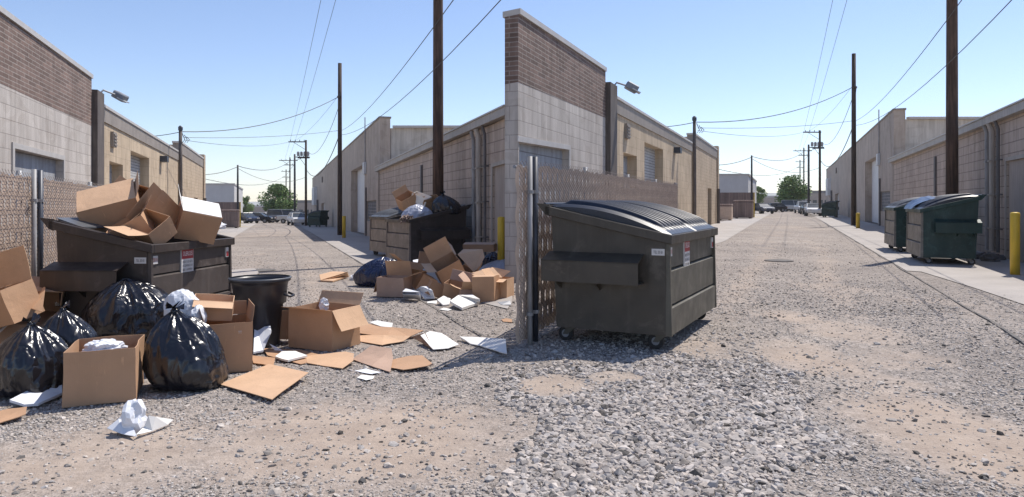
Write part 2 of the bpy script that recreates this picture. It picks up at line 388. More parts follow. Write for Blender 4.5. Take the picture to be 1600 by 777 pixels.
def build_alley(fr):
    W = fr.word; R = fr is FR_; S = fr.S; Z = fr.Z
    grp = lambda s: s+' of the '+W
    # --- block building with garage door
    s0 = S(TL, 809.5) if R else S(TL, 690); s1 = S(TL, 946)
    b = thing('block_building', 'grey painted block building with brown brick upper wall beside the fence of the '+W, 'building', fr.P((s0+s1)/2, TL-1, 0))
    if R: ops = [(s0+.06, S(TL, 888), 0, 2.95)]
    else: ops = [(S(TL, 824), S(TL, 901), 0, 2.95)]
    mb = MB(); wall(mb, fr, TL, -1, s0, s1, -.3, 4.2, ops); mb.build('block_wall', 'painted_block', b)
    MB().st(fr, s0, s1, TL+.004, TL-.3, 4.2, 5.62).build('brick_wall', 'brown_brick', b)
    MB().st(fr, s0, s1, TL+.05, TL-.35, 5.62, 5.74).build('coping', 'cap', b)
    back = MB()
    if R: back.prism([fr.P(s0+.02, TL-.3, -.3), fr.P(s1, TL-.3, -.3), fr.P(s1, TL-2.7, -.3)], (0, 0, 5.85)).build('rear_wall', 'painted_block', b)
    else: back.st(fr, s0, s1, TL-.3, TL-12, -.3, 5.55).build('rear_wall', 'painted_block', b)
    o = ops[0]
    frame_part(fr, TL, -1, o, .12, .03, 'door_frame', 'cap', b, 'tr' if R else 'ltr')
    g = MB().st(fr, o[0], o[1], TL-.16, TL-.22, 0, 2.95).build('garage_door', 'grey_slats', b)
    MB().st(fr, o[0]+.05, o[1]-.05, TL-.12, TL-.16, 2.35, 2.42).build('rail', 'white_paint', g)
    # --- tan building, low section
    a0, a1 = S(TL, 957), S(TL, 1081); zt = 4.95
    b = thing('tan_building', 'long tan block building with roll door and brown fascia in the '+W, 'building', fr.P((a0+a1)/2, TL-1, 0))
    w1 = (S(TL, 974), S(TL, 995), 1.3, 3.3); rd = (S(TL, 1007), S(TL, 1036), 0, 3.95)
    mb = MB(); wall(mb, fr, TL, -1, a0, a1, -.3, zt-.45, [w1, rd], .45); mb.build('block_wall', 'tan_block', b)
    MB().st(fr, a0, a1, TL+.05, TL-.45, zt-.45, zt).build('fascia', 'fascia', b)
    MB().st(fr, a0, a1, TL+.09, TL-.5, zt, zt+.09).build('coping', 'cap', b)
    bk = lambda q: max(TL-14, -q*.375) if R else TL-14
    MB().st(fr, a0, a1, TL-.45, bk(a0), -.3, zt-.08).build('rear_wall', 'tan_block', b)
    w = MB().st(fr, w1[0], w1[1], TL-.36, TL-.42, w1[2], w1[3]).build('window', 'grey_slats', b)
    MB().st(fr, w1[0]-.05, w1[1]+.05, TL+.05, TL-.1, w1[2]-.08, w1[2]).build('sill', 'cap', w)
    MB().st(fr, rd[0], rd[1], TL-.36, TL-.42, 0, rd[3]).build('roll_door', 'roll_slats', b)
    MB().st(fr, S(TL, 946)+.01, a0-.01, TL+.16, TL-.4, -.3, 5.3).build('pilaster', 'pilaster', b)  # pilaster coloured dark to paint in a shadow side beside a downspout
    sv = S(TL, 978); mb = MB()
    mb.st(fr, sv-.25, sv+.25, TL+.1, TL+.003, 3.8, 4.3); [mb.st(fr, sv-.22, sv+.22, TL+.13, TL+.1, 3.85+.11*i, 3.9+.11*i) for i in range(4)]
    mb.build('wall_vent', 'fascia', b)
    sv = S(TL, 1054); l_ = MB().st(fr, sv-.3, sv+.3, TL+.32, TL+.003, 4.0, 4.28).build('wall_lamp', 'metal_dark', b)
    MB().st(fr, sv-.24, sv+.24, TL+.28, TL+.05, 3.96, 3.998).build('lens', 'lamp_glass', l_)
    sv = S(TL, 960); fl = thing('floodlight', 'grey floodlight on the corner pilaster under the open sky of the '+W, 'lamp', fr.P(sv, TL+.16, 5.3))
    M_ = Matrix.Rotation(-.5, 3, 'Y')
    c = fr.P(sv+.3, TL+.5, 5.33)
    MB().tube([fr.P(sv-.2, TL+.0, 5.3), fr.P(sv-.1, TL+.1, 5.45), c], .03, 6).build('bracket', 'galv', fl)
    MB().box(c, (.42, .3, .24), Matrix.Rotation(.5, 3, 'Y')).build('housing', 'galv', fl, bevel=.03)
    MB().box(c+Vector((.13, -.06, -.13)), (.3, .26, .03), Matrix.Rotation(.5, 3, 'Y')).build('lens', 'lamp_glass', fl)
    # --- taller end section
    c0, c1 = a1+.02, S(TL, 1119); z2 = 5.5
    b2 = thing('end_building', 'taller tan block building with doors behind the wall pole in the '+W, 'building', fr.P((c0+c1)/2, TL-1, 0))
    dd = (S(TL, 1103), S(TL, 1109), 0, 2.55)
    mb = MB(); wall(mb, fr, TL+.12, -1, c0, c1, -.3, z2-.6, [dd], .4); mb.build('block_wall', 'tan_block_fine', b2)
    MB().st(fr, c0, c1, TL+.16, TL-.28, z2-.6, z2).build('fascia', 'fascia', b2)
    MB().st(fr, c0-.1, c1, TL+.2, TL-.3, z2, z2+.1).build('coping', 'cap', b2)
    MB().st(fr, c1-.9, c1+.1, TL+.22, TL-.2, -.3, z2+.35).build('corner_pier', 'tan_block_fine', b2)
    MB().st(fr, c0, c1, TL-.28, bk(c0), -.3, z2-.1).build('rear_wall', 'tan_block', b2)
    MB().st(fr, dd[0], dd[1], TL-.1, TL-.16, 0, 2.3).build('door', 'pilaster', b2)
    MB().tube([fr.P(S(TL, 1116), TL+.3, 0), fr.P(S(TL, 1116), TL+.3, 2.6)], .12, 6).build('downspout', 'pilaster', b2)
    # --- right low building
    r0 = S(TR, 1604.5) if not R else S(TR, 1800); r1 = S(TR, 1394)
    b = thing('low_building', 'low tan block building with sloping gutter and downspouts behind dumpsters of the '+W, 'building', fr.P((r0+r1)/2, TR+1, 0))
    ro = [(S(TR, 1640) if R else r0+.15, S(TR, 1573), 0, 2.75)]
    mb = MB(); wall(mb, fr, TR, 1, r0, r1, -.3, 3.93, ro, .1); mb.build('block_wall', 'right_block', b)
    MB().st(fr, r0, r1, TR-.22, TR+.1, 3.93, 4.15).build('gutter', 'gutter', b)
    MB().st(fr, r0, r1, TR-.26, TR-.2, 4.15, 4.19).build('drip_edge', 'cap', b)
    if R: MB().st(fr, r0, r1, TR+.1, TR+8, -.3, 4.1).build('rear_wall', 'right_block', b)
    else: MB().prism([fr.P(r0, TR+.1, -.5), fr.P(r1, TR+.1, -.5), fr.P(r1, TR+5, -.5), fr.P(r1, TR+5, -.5)+Vector((3, -4, 0))][:3], (0, 0, 4.55)).build('rear_wall', 'right_block', b)
    d = MB().st(fr, ro[0][0], ro[0][1], TR+.05, TR+.09, 0, 2.75).build('sealed_door', 'tan_panel', b)
    frame_part(fr, TR, 1, ro[0], .1, .03, 'door_frame', 'gutter', b, 'tr')
    for uu, rr, m in ((1548, .055, 'pipe_grey'), (1556, .075, 'gutter'), (1566, .045, 'pipe_dark')):
        q = S(TR, uu); mb = MB().tube([fr.P(q, TR-.1, .15), fr.P(q, TR-.1, 3.7), fr.P(q, TR-.18, 3.95)], rr, 8)
        for zz in (.8, 1.8, 2.8): mb.st(fr, q-rr*1.4, q+rr*1.4, TR-.1-rr*1.2, TR, zz, zz+.04)
        mb.build('downspout', m, b)
    q = S(TR, 1463); MB().st(fr, q-.1, q+.1, TR-.08, TR-.002, 1.6, 3.5).build('conduit_box', 'pipe_dark', b)
    # --- parapet building
    p0, p1 = S(TR, 1396.5), S(TR, 1291); zp = 7.0
    b = thing('parapet_building', 'tall tan stucco building with white loading door beyond the low building of the '+W, 'building', fr.P((p0+p1)/2, TR+1, 0))
    ld = (S(TR, 1372.5), S(TR, 1351.5), 0, 4.85); sd = (S(TR, 1311), S(TR, 1305), 0, 2.7); gb = (S(TR, 1391), S(TR, 1375), 1.0, 2.3)
    mb = MB(); wall(mb, fr, TR, 1, p0, p1, -.6, zp, [ld, sd, gb], .6); mb.build('stucco_wall', 'stucco', b)
    MB().st(fr, p0-.05, p1, TR-.05, TR+.65, zp, zp+.1).build('coping', 'fascia', b)
    n0 = fr.P(p0, TR+.6, -.6)
    bw = 11.0 if R else 6.2
    e1 = n0+Vector((bw, 0, 0)); f0 = fr.P(p1, TR+.6, -.6); f1 = fr.P(p1, TR+3, -.6)
    MB().prism([n0+Vector((0, .1, 0)), e1+Vector((0, .1, 0)), e1+Vector((0, 8, 0)), f1, f0], (0, 0, 7.05)).build('side_wall', 'pale_siding', b)
    MB().box(n0+Vector((bw/2+.15, .02, 7.12)), (bw, .3, .13)).build('side_coping', 'cap', b)
    d = MB().st(fr, ld[0], ld[1], TR+.5, TR+.57, 0, 4.85).build('loading_door', 'white_paint', b)
    q = (ld[0]+ld[1])/2; MB().st(fr, q-.5, q-.1, TR+.47, TR+.5, 3.2, 3.6).build('pane', 'dark_glass', d)
    MB().st(fr, sd[0], sd[1], TR+.3, TR+.36, 0, 2.7).build('door', 'door_grey', b)
    MB().st(fr, gb[0], gb[1], TR+.1, TR+.2, gb[2], gb[3]).build('window', 'glass_block', b)
    q = S(TR, 1374.5); MB().st(fr, q-.4, q+.4, TR-.18, TR-.002, 4.1, 4.9).build('meter_box', 'white_paint', b, bevel=.02)
    MB().tube([fr.P(q, TR-.05, 4.9), fr.P(q, TR-.05, 7.2), fr.P(q, TR-.05, 7.9)], .035, 6).build('conduit', 'pipe_grey', b)
    MB().tube([fr.P(q-.5, TR-.05, 0), fr.P(q-.5, TR-.05, 3.2)], .06, 6).build('downspout', 'pipe_dark', b)
    q = S(TR, 1307); MB().st(fr, q-.9, q+.9, TR-.08, TR-.002, 5.4, 6.1).build('wall_vent', 'pilaster', b)
    q = S(TR, 1297); MB().st(fr, q-3, q+3, TR-.5, TR-.002, 2.6, 5.2).build('air_duct', 'white_paint', b)
    q = S(TR, 1300.5); MB().tube([fr.P(q, TR-.12, 0), fr.P(q, TR-.12, 3.3)], .16, 6).build('downspout', 'pipe_dark', b)
    # --- far end: warehouse, enclosure, bins
    Y = 84.0; x0 = fr.GY(1112, Y); x1 = fr.GY(1169, Y)
    z = fr.ZY(274, Y); b = thing('white_warehouse', 'plain white flat roofed warehouse beyond the brown enclosure of the '+W, 'building', x0.lerp(x1, .5))
    d_ = Vector((fr.s, fr.c, 0))*22
    g0 = [Vector((p.x, p.y, p.z-.5)) for p in (x0, x1, x1+d_+Vector((0, 0, -.2)), x0+d_+Vector((0, 0, -.2)))]
    MB().prism(g0, (0, 0, z+.5)).build('wall', 'pale_wall', b)
    MB().prism([p+Vector((0, 0, z+.5)) for p in [g0[0]+Vector((-.1, -.1, 0)), g0[1]+Vector((.1, -.1, 0)), g0[2]+Vector((.1, 0, 0)), g0[3]]], (0, 0, .18)).build('roof', 'cap', b)
    b = thing('bin_enclosure', 'brown board enclosure with a yellow end post in the '+W, 'enclosure', fr.GY(1150, 72))
    def slab(mb, u0, u1, Y0, v_top, Y1=None, zb=-.2, zt_=None):
        a = fr.GY(u0, Y0, zb); c = fr.GY(u1, Y1 or Y0, zb); zt2 = zt_ if zt_ else fr.ZY(v_top, Y0)
        n_ = Vector((fr.s, fr.c, 0))*.25
        return mb.prism([a, c, c+n_, a+n_], (0, 0, zt2-zb))
    slab(MB(), 1117, 1177.5, 73, 301).build('board_wall', 'brown_boards', b)
    MB().prism([fr.GY(1177.6, 73, -.2), fr.GY(1179.2, 73, -.2), fr.GY(1179.2, 78, -.2), fr.GY(1177.6, 78, -.2)], (0, 0, 2.8)).build('end_post', 'yellow', b)
    for (u0, u1, vt, Yb, m, nm, lb) in ((1121, 1143, 318.5, 61, 'slat', 'brown_bin', 'grey brown squat waste bin beside the tan building end of the '),
                                         (1146, 1176, 312.5, 68, 'brown_boards', 'storage_crate', 'large brown storage crate against the enclosure of the ')):
        a = fr.GY(u0, Yb); c = fr.GY(u1, Yb); h = fr.ZY(vt, Yb); cc = a.lerp(c, .5)
        b = thing(nm, lb+W, 'bin', cc)
        n_ = Vector((fr.s, fr.c, 0))*1.6
        MB().prism([a+Vector((0, 0, .08)), c+Vector((0, 0, .08)), c+n_+Vector((0, 0, .08)), a+n_+Vector((0, 0, .08))], (0, 0, h-.3)).build('body', m, b, bevel=.05)
        MB().prism([p+Vector((0, 0, h-.22)) for p in (a+(a-c)*.02, c+(c-a)*.02, c+n_+(c-a)*.02, a+n_+(a-c)*.02)], (0, 0, .2)).build('lid', 'brown_boards', b, bevel=.05)
        mb = MB()
        for q in (.15, .85): mb.box(a.lerp(c, q)+n_*.3+Vector((0, 0, .06)), (.2, .2, .16))
        mb.build('foot', 'rubber', b)
    # --- far buildings
    Y = 210; a = fr.GY(1184, Y); c = fr.GY(1222, Y)
    b = thing('far_building', 'low sandy building seen between the two trees of the '+W, 'building', a.lerp(c, .5))
    MB().prism([a+Vector((0, 0, -1)), c+Vector((0, 0, -1)), c+Vector((2, 12, -1)), a+Vector((2, 12, -1))], (0, 0, 4.0)).build('wall', 'tan_panel', b)
    MB().prism([p+Vector((0, 0, 3.0)) for p in (a, c, c+Vector((2, 12, 0)), a+Vector((2, 12, 0)))], (0, 0, .5)).build('roof', 'cap', b)
    Y = 170; a = fr.GY(1258, Y); c = fr.GY(1296, Y)
    b = thing('far_building', 'low tan building with dark roof behind the crossarm pole of the '+W, 'building', a.lerp(c, .5))
    MB().prism([a+Vector((0, 0, -1)), c+Vector((0, 0, -1)), c+Vector((2, 12, -1)), a+Vector((2, 12, -1))], (0, 0, 4.7)).build('wall', 'tan_panel', b)
    MB().prism([p+Vector((0, 0, 3.7)) for p in (a, c, c+Vector((2, 12, 0)), a+Vector((2, 12, 0)))], (0, 0, .7)).build('roof', 'roof', b)
    mb = MB()
    for q in (.15, .4, .65, .88): mb.box(a.lerp(c, q)+Vector((0, -.03, 1.5)), (.9, .08, 1.2))
    mb.build('window', 'dark_glass', b)
    # --- poles
    G_ = grp('utility poles')
    def pole(name, label, u, Y, vt, r, m, arms=(), ztop=None):
        z = ztop or fr.ZY(vt, Y); p = fr.GY(u, Y)
        b = thing(name, label+W, 'pole', p, group=G_)
        MB().tube([p+Vector((0, 0, q*z-.3*(q == 0))) for q in (0, .35, .7, 1)], [r, r*.92, r*.84, r*.76], 12).build('shaft', m, b, smooth=True)
        for (za, xl, xr, nins) in arms:
            mb = MB().box(p+Vector(((xl+xr)/2, -.12, za)), (xr-xl, .09, .12)).build('crossarm', 'wood_dark', b)
            mb2 = MB()
            for i in range(nins):
                mb2.lathe([(.03, 0), (.05, .05), (.035, .09), (.05, .13), (.02, .2)], 6, p+Vector((xl+(xr-xl)*(i+.5)/nins, -.12, za+.06)))
            mb2.build('insulator', 'metal_dark', b)
            bb = MB().tube([p+Vector((0, -.13, za-.9)), p+Vector(((xl if abs(xl) > abs(xr) else xr)*.7, -.13, za-.05))], .025, 5)
            bb.build('brace', 'wood_dark', b)
        return p
    pole('utility_pole', 'thick dark wooden pole rising behind the dumpsters of the ', 1487.5, 22.6, 0, .185, 'wood_pole', ztop=12.5)
    pole('utility_pole', 'tall brown pole beside the yellow bollard and loading door in the ', 1334, 48, 0, .17, 'wood_dark', ((fr.ZY(137, 48), -.15, .15, 1),), ztop=fr.ZY(84, 48))
    pp = pole('utility_pole', 'slim grey pole standing against the tan building in the ', 1085, 36.5, 187, .11, 'pilaster')
    bx = thing('pole_transformer', 'small dark wire bracket and insulators atop the slim grey pole of the '+W, 'bracket', pp+Vector((0, 0, fr.ZY(200, 36.5))))
    z1 = fr.ZY(190, 36.5)
    MB().lathe([(.05, 0), (.12, .05), (.12, .2), (.05, .28)], 8, pp+Vector((0, 0, z1))).build('cap', 'metal_dark', bx)
    mb = MB()
    for i in range(3): mb.tube([pp+Vector((.1+.12*i, -.05, z1-.1-.1*i)), pp+Vector((.25+.12*i, -.05, z1-.45)), pp+Vector((.12+.12*i, -.05, z1-.6))], .02, 5)
    mb.build('hook', 'metal_dark', bx)
    MB().st(fr, 0, .01, 0, .01, 0, .01)
    pole('utility_pole', 'grey pole with a one sided crossarm behind the green dumpster of the ', 1281, 80, 204, .15, 'wood_dark', ((fr.ZY(207, 80), -1.95, .1, 4), (fr.ZY(232, 80), -.9, .45, 3)))
    tx = fr.GY(1276, 86); tb = thing('transformer_rack', 'grey rack of cans on the line behind the crossarm pole of the '+W, 'transformer', tx+Vector((0, 0, fr.ZY(230, 86))))
    mb = MB()
    for i in range(4): mb.lathe([(.13, 0), (.17, .1), (.17, .45), (.1, .55)], 8, tx+Vector((-.55+.4*i, 0, fr.ZY(229, 86))))
    mb.build('can', 'pipe_grey', tb); MB().box(tx+Vector((0, 0, fr.ZY(230, 86)-.05)), (1.7, .3, .1)).build('rack', 'metal_dark', tb)
    pole('utility_pole', 'plain thin black pole in front of the large tree in the ', 1263.5, 100, 226, .17, 'wire_black')
    pole('utility_pole', 'far double crossarm pole above the large tree of the ', 1256, 125, 231, .14, 'wood_dark', ((fr.ZY(236, 125), -1.9, 1.4, 4), (fr.ZY(243, 125), -1, 1, 2)))
    pole('utility_pole', 'most distant small crossarm pole above the large tree of the ', 1250, 175, 250, .16, 'wood_dark', ((fr.ZY(253, 175), -1.2, 1.2, 3), (fr.ZY(262, 175), -.9, .9, 2)))
    pole('utility_pole', 'thin black pole at the yellow end of the brown enclosure in the ', 1174.5, 71, 243, .11, 'wire_black')
    # --- wires
    wg = grp('overhead wires')
    def q(u, v, Y): x = (fr.uv+u-1235-800)/F*Y; return Vector((x, Y, fr.ZY(v, Y)+gz(x, Y)))
    P1, P8, P3, P7, P5, P6 = 48, 36.5, 80, 71, 125, 175
    ws = [((1087, 191, P8), (1331, 137, P1), .65, .022, 'thick dark wire from slim pole up to the tall brown pole'),
          ((1000, 199, 37), (1087, 191, P8), .1, .018, 'dark wire from slim pole over the tan roof'),
          ((1090, 200, P8), (1333, 189, P1), .18, .012, 'thin level wire from slim pole to middle of brown pole'),
          ((1090, 204, P8), (1262, 205, P3), .45, .012, 'thin wire from slim pole to the crossarm'),
          ((1337, 189, P1), (1575, -100, 12), .5, .011, 'upper black wire climbing from brown pole towards viewer'),
          ((1337, 196, P1), (1693, -120, 12), .8, .012, 'lower black wire climbing from brown pole towards viewer'),
          ((1333, 197, P1), (1283, 252, P3), 1.5, .03, 'sagging wire from the brown pole down to the crossarm pole'),
          ((1333, 150, P1), (1283, 222, P3), 1.4, .018, 'long bowed wire from pole top to transformer rack'),
          ((1330, 137, P1), (1262, 206, P3), .4, .01, 'faint straight wire from brown pole top to crossarm'),
          ((1348, -90, 30), (1255, 231, P5), .6, .012, 'faint steep wire running away high above the road'),
          ((1318, -80, 30), (1248, 235, P5), .6, .012, 'second faint steep wire above the road'),
          ((1176, 245, P7), (1256, 237, P5), .9, .03, 'dark wire from black pole to far crossarm pole'),
          ((1176, 249, P7), (1281, 262, P3), .9, .02, 'thin slack wire from black pole to crossarm pole'),
          ((1100, 257, 66), (1176, 245, P7), .35, .028, 'dark wire from the tan building to the black pole'),
          ((1100, 259, 66), (1250, 259, P6), 1.6, .03, 'lowest long wire sagging behind the black pole'),
          ((1256, 236, P5), (1281, 229, P3), .2, .03, 'short wire linking the far crossarm and the rack')]
    for (a, c, sg, r, lb) in ws: cable('overhead_wire', q(*a), q(*c), sg, r, lb+' in the '+W, wg)
    # --- trees
    def tree(u, Y, vt, wpx, lb, m1, m2, seed):
        rr = random.Random(seed); p = fr.GY(u, Y); h = fr.ZY(vt, Y); w = wpx*Y/F/2*1.42
        b = thing('leafy_tree', lb+W, 'tree', p, group=grp('trees'))
        mb = MB().tube([p+Vector((0, 0, -.2)), p+Vector((.05, 0, h*.3)), p+Vector((-.1, .1, h*.7))], [h*.035, h*.028, h*.01], 8)
        for i in range(6):
            a = rr.uniform(0, 6.28); mb.tube([p+Vector((0, 0, h*(.2+.07*i))), p+Vector((math.cos(a)*w*.6, math.sin(a)*w*.6, h*(.45+.07*i)))], [h*.014, h*.005], 5)
        mb.build('trunk', 'bark', b)
        lobes = []
        for i in range(16):
            a = rr.uniform(0, 6.28); rad = rr.uniform(.15, .72)*w; zz = rr.uniform(.3, .86)
            k = 1-abs(zz-.5)*1.15
            lobes.append((Vector((math.cos(a)*rad*k, math.sin(a)*rad*k, zz*h)), rr.uniform(.26, .42)*w*(1.05 if zz < .7 else .72)))
        for nm, m, cnt in (('crown', m1, 5200), ('crown_second_tone', m2, 2600)):  # second set of leaves in another green, mixed in at random
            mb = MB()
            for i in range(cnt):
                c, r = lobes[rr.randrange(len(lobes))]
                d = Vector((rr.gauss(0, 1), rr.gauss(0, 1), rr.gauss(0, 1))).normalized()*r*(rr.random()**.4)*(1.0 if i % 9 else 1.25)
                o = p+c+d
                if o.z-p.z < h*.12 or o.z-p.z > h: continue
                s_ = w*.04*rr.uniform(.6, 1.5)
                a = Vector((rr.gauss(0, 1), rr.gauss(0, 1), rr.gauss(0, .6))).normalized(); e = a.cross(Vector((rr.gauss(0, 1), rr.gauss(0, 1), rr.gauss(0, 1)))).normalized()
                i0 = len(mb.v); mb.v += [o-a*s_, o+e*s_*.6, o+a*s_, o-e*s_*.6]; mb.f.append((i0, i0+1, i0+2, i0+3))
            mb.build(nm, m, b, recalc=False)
    k = 1 if R else 2
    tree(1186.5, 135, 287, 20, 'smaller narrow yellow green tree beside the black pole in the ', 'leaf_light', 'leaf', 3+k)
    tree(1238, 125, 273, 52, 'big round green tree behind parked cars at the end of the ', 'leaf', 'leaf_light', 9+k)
    # --- pavements
    def sheet(name, pts, z, m, lb, kind='structure', fine=1):
        mb = MB(); n = 10
        # strip polygons given as two parallel edges of equal length
        A, B = pts
        for a in range(len(A)-1):
            for i in range(n):
                p = [A[a].lerp(A[a+1], i/n), A[a].lerp(A[a+1], (i+1)/n), B[a].lerp(B[a+1], (i+1)/n), B[a].lerp(B[a+1], i/n)]
                i0 = len(mb.v); mb.v += [Vector((w_.x, w_.y, gz(w_.x, w_.y)+z)) for w_ in p]; mb.f.append((i0, i0+1, i0+2, i0+3))
        o = mb.build(name, m); return tag(o, lb+W, None, None, kind)
    far = 116
    e = [fr.P(far, 2.5), fr.G(1340, 383 if False else 385), fr.G(1408, 424), fr.G(1440, 425.5), fr.G(1520, 450), fr.G(1600, 477)]
    e[1] = fr.P((fr.G(1350, 385).y+2.5*fr.s)/fr.c, 2.5); e[2] = fr.P((16.3+2.5*fr.s)/fr.c, 2.5)
    t_of = lambda p: p.x*fr.c-p.y*fr.s; s_of = lambda p: p.x*fr.s+p.y*fr.c
    if R: e.append(fr.G(1760, 532))
    else: e = e[:-1]+[fr.G(1596, 475.5)]
    inn = [fr.P(s_of(p), TR-.001) for p in e]
    if not R: inn = [Vector((min(p.x, 0.0), p.y, 0)) for p in inn]
    sheet('concrete_pad', (e, inn), .012, 'concrete', 'pale concrete pad along the right hand wall of the ')
    e = [fr.P(far, -2.5), fr.P(60, -2.55), fr.P(30, -2.5), fr.P(24, -2.9)]
    sheet('concrete_strip', (e, [fr.P(s_of(p), TL+.12) for p in e]), .010, 'concrete', 'pale concrete strip along the left hand wall of the ')
    e = []
    s_ = 4.0 if R else 8.4
    while s_ < 60:
        e.append(fr.P(s_, 2.47+.05*noise.noise(Vector((s_*.5, k*9, 0)))+.0)); s_ += .5
    wd = [.009+.03*abs(noise.noise(Vector((i*.37, 3, k)))) for i in range(len(e))]
    mb = MB()
    for i in range(len(e)-1):
        nn = Vector((fr.c, -fr.s, 0)); p = [e[i]-nn*wd[i], e[i+1]-nn*wd[i+1], e[i+1]+nn*wd[i+1], e[i]+nn*wd[i]]
        i0 = len(mb.v); mb.v += [Vector((w_.x, w_.y, gz(w_.x, w_.y)+.016)) for w_ in p]; mb.f.append((i0, i0+1, i0+2, i0+3))
    tag(mb.build('road_seam', 'seam'), 'dark cracked seam running along the '+W, None, None, 'structure')
    # --- fence
    TF = -2.85 if R else -3.1
    f0 = S(TF, 808.8) if R else S(TF, 600); f1 = S(TF, 1058) if R else S(TF, 1050)
    zf = 2.08
    b = thing('slatted_fence', 'chain link fence filled with pinkish slats beside the big dumpster of the '+W, 'fence', fr.P((f0+f1)/2, TF))
    Mf = lambda a, t, z: fr.P(a, TF+t, z)
    mb = MB(); mw = MB(); rr = random.Random(5); x = f0+.03
    while x < f1:
        i0 = len(mb.v); top = zf-.02+rr.uniform(-.02, .015); n_ = 24; hw = .0455+rr.uniform(-.004, .004); ph = rr.uniform(0, .6)+(PI if int((x-f0)/.1) % 2 else 0)
        for j in range(n_+1):
            z = .06+(top-.06)*j/n_; o = .017*math.sin(z*15+ph); tt = .008*math.sin(z*15+ph+1.3)
            mb.v += [Mf(x-hw+o, tt-.012, z), Mf(x-hw*.1+o, tt+.014, z), Mf(x+hw+o, tt-.004, z)]
        for j in range(n_):
            for c_ in (0, 1): mb.f.append((i0+3*j+c_, i0+3*j+c_+1, i0+3*j+4+c_, i0+3*j+3+c_))
        x += .1
    mb.build('slats', 'slat', b, recalc=False)
    x = f0; flip = 0
    while x < f1:
        for off in (0, 1):
            pts = []
            n = 36
            for j in range(n+1):
                z = .04+(zf+.03-.04)*j/n; zig = ((j+flip+off) % 2)*.05; pts.append((x+zig+off*.0, .022+(.008 if (j+off) % 2 else -.004), z))
            i0 = len(mw.v); w_ = .0024
            for (a, t, z) in pts: mw.v += [Mf(a-w_, t, z), Mf(a+w_, t, z), Mf(a, t+w_*1.6, z)]
            for j in range(n):
                for c in range(3): mw.f.append((i0+3*j+c, i0+3*j+(c+1) % 3, i0+3*j+3+(c+1) % 3, i0+3*j+3+c))
        x += .1
    mw.build('wire_mesh', 'slat_pale', b, recalc=False)
    for (uu, r, m) in ((819, .03, 'pipe_grey'), (827.5 if R else 829, .036, 'metal_dark')):
        a = S(TF, uu+ (0 if R else 27.5)); MB().tube([Mf(a, .07, -.1), Mf(a, .07, zf+.08)], r, 12).build('post', m, b, smooth=True)
        for zz in (.35, 1.75): MB().tube([Mf(a, .07, zz-.02), Mf(a, .07, zz+.02)], r+.012, 10).build('hinge_clamp', 'pipe_grey', b)
    n = 4
    for i in range(1, n+1):
        a = f0+(f1-f0)*i/n; MB().tube([Mf(a, -.05, -.1), Mf(a, -.05, zf+.05)], .035, 8).build('post', 'galv' if i < n else 'metal_dark', b, smooth=True)
    MB().tube([Mf(f0, -.04, zf-.03), Mf(f1, -.04, zf-.03)], .02, 6).build('top_rail', 'galv', b)
    # --- bollards
    def bollard(p, h, r, lb):
        mb = MB().lathe([(r, -.1), (r, h-r*.4), (r*.85, h-r*.1), (r*.4, h)], 16, p)
        o = mb.build('bollard', 'yellow', smooth=True); tag(o, lb, 'bollard', grp('yellow bollards'))
    bollard(fr.G(1340.5, 357 if R else 357), .95 if R else 1.35, .11, 'yellow pipe bollard at the foot of the tall brown pole in the '+W)
    if R: bollard(fr.G(1586, 430), 1.38, .095, 'near yellow pipe bollard by the downspouts of the clean alley')
    else: bollard(fr.G(1586, 424), 1.40, .085, 'near yellow pipe bollard behind the box pile of the littered alley')
build_alley(FL); build_alley(FR_)

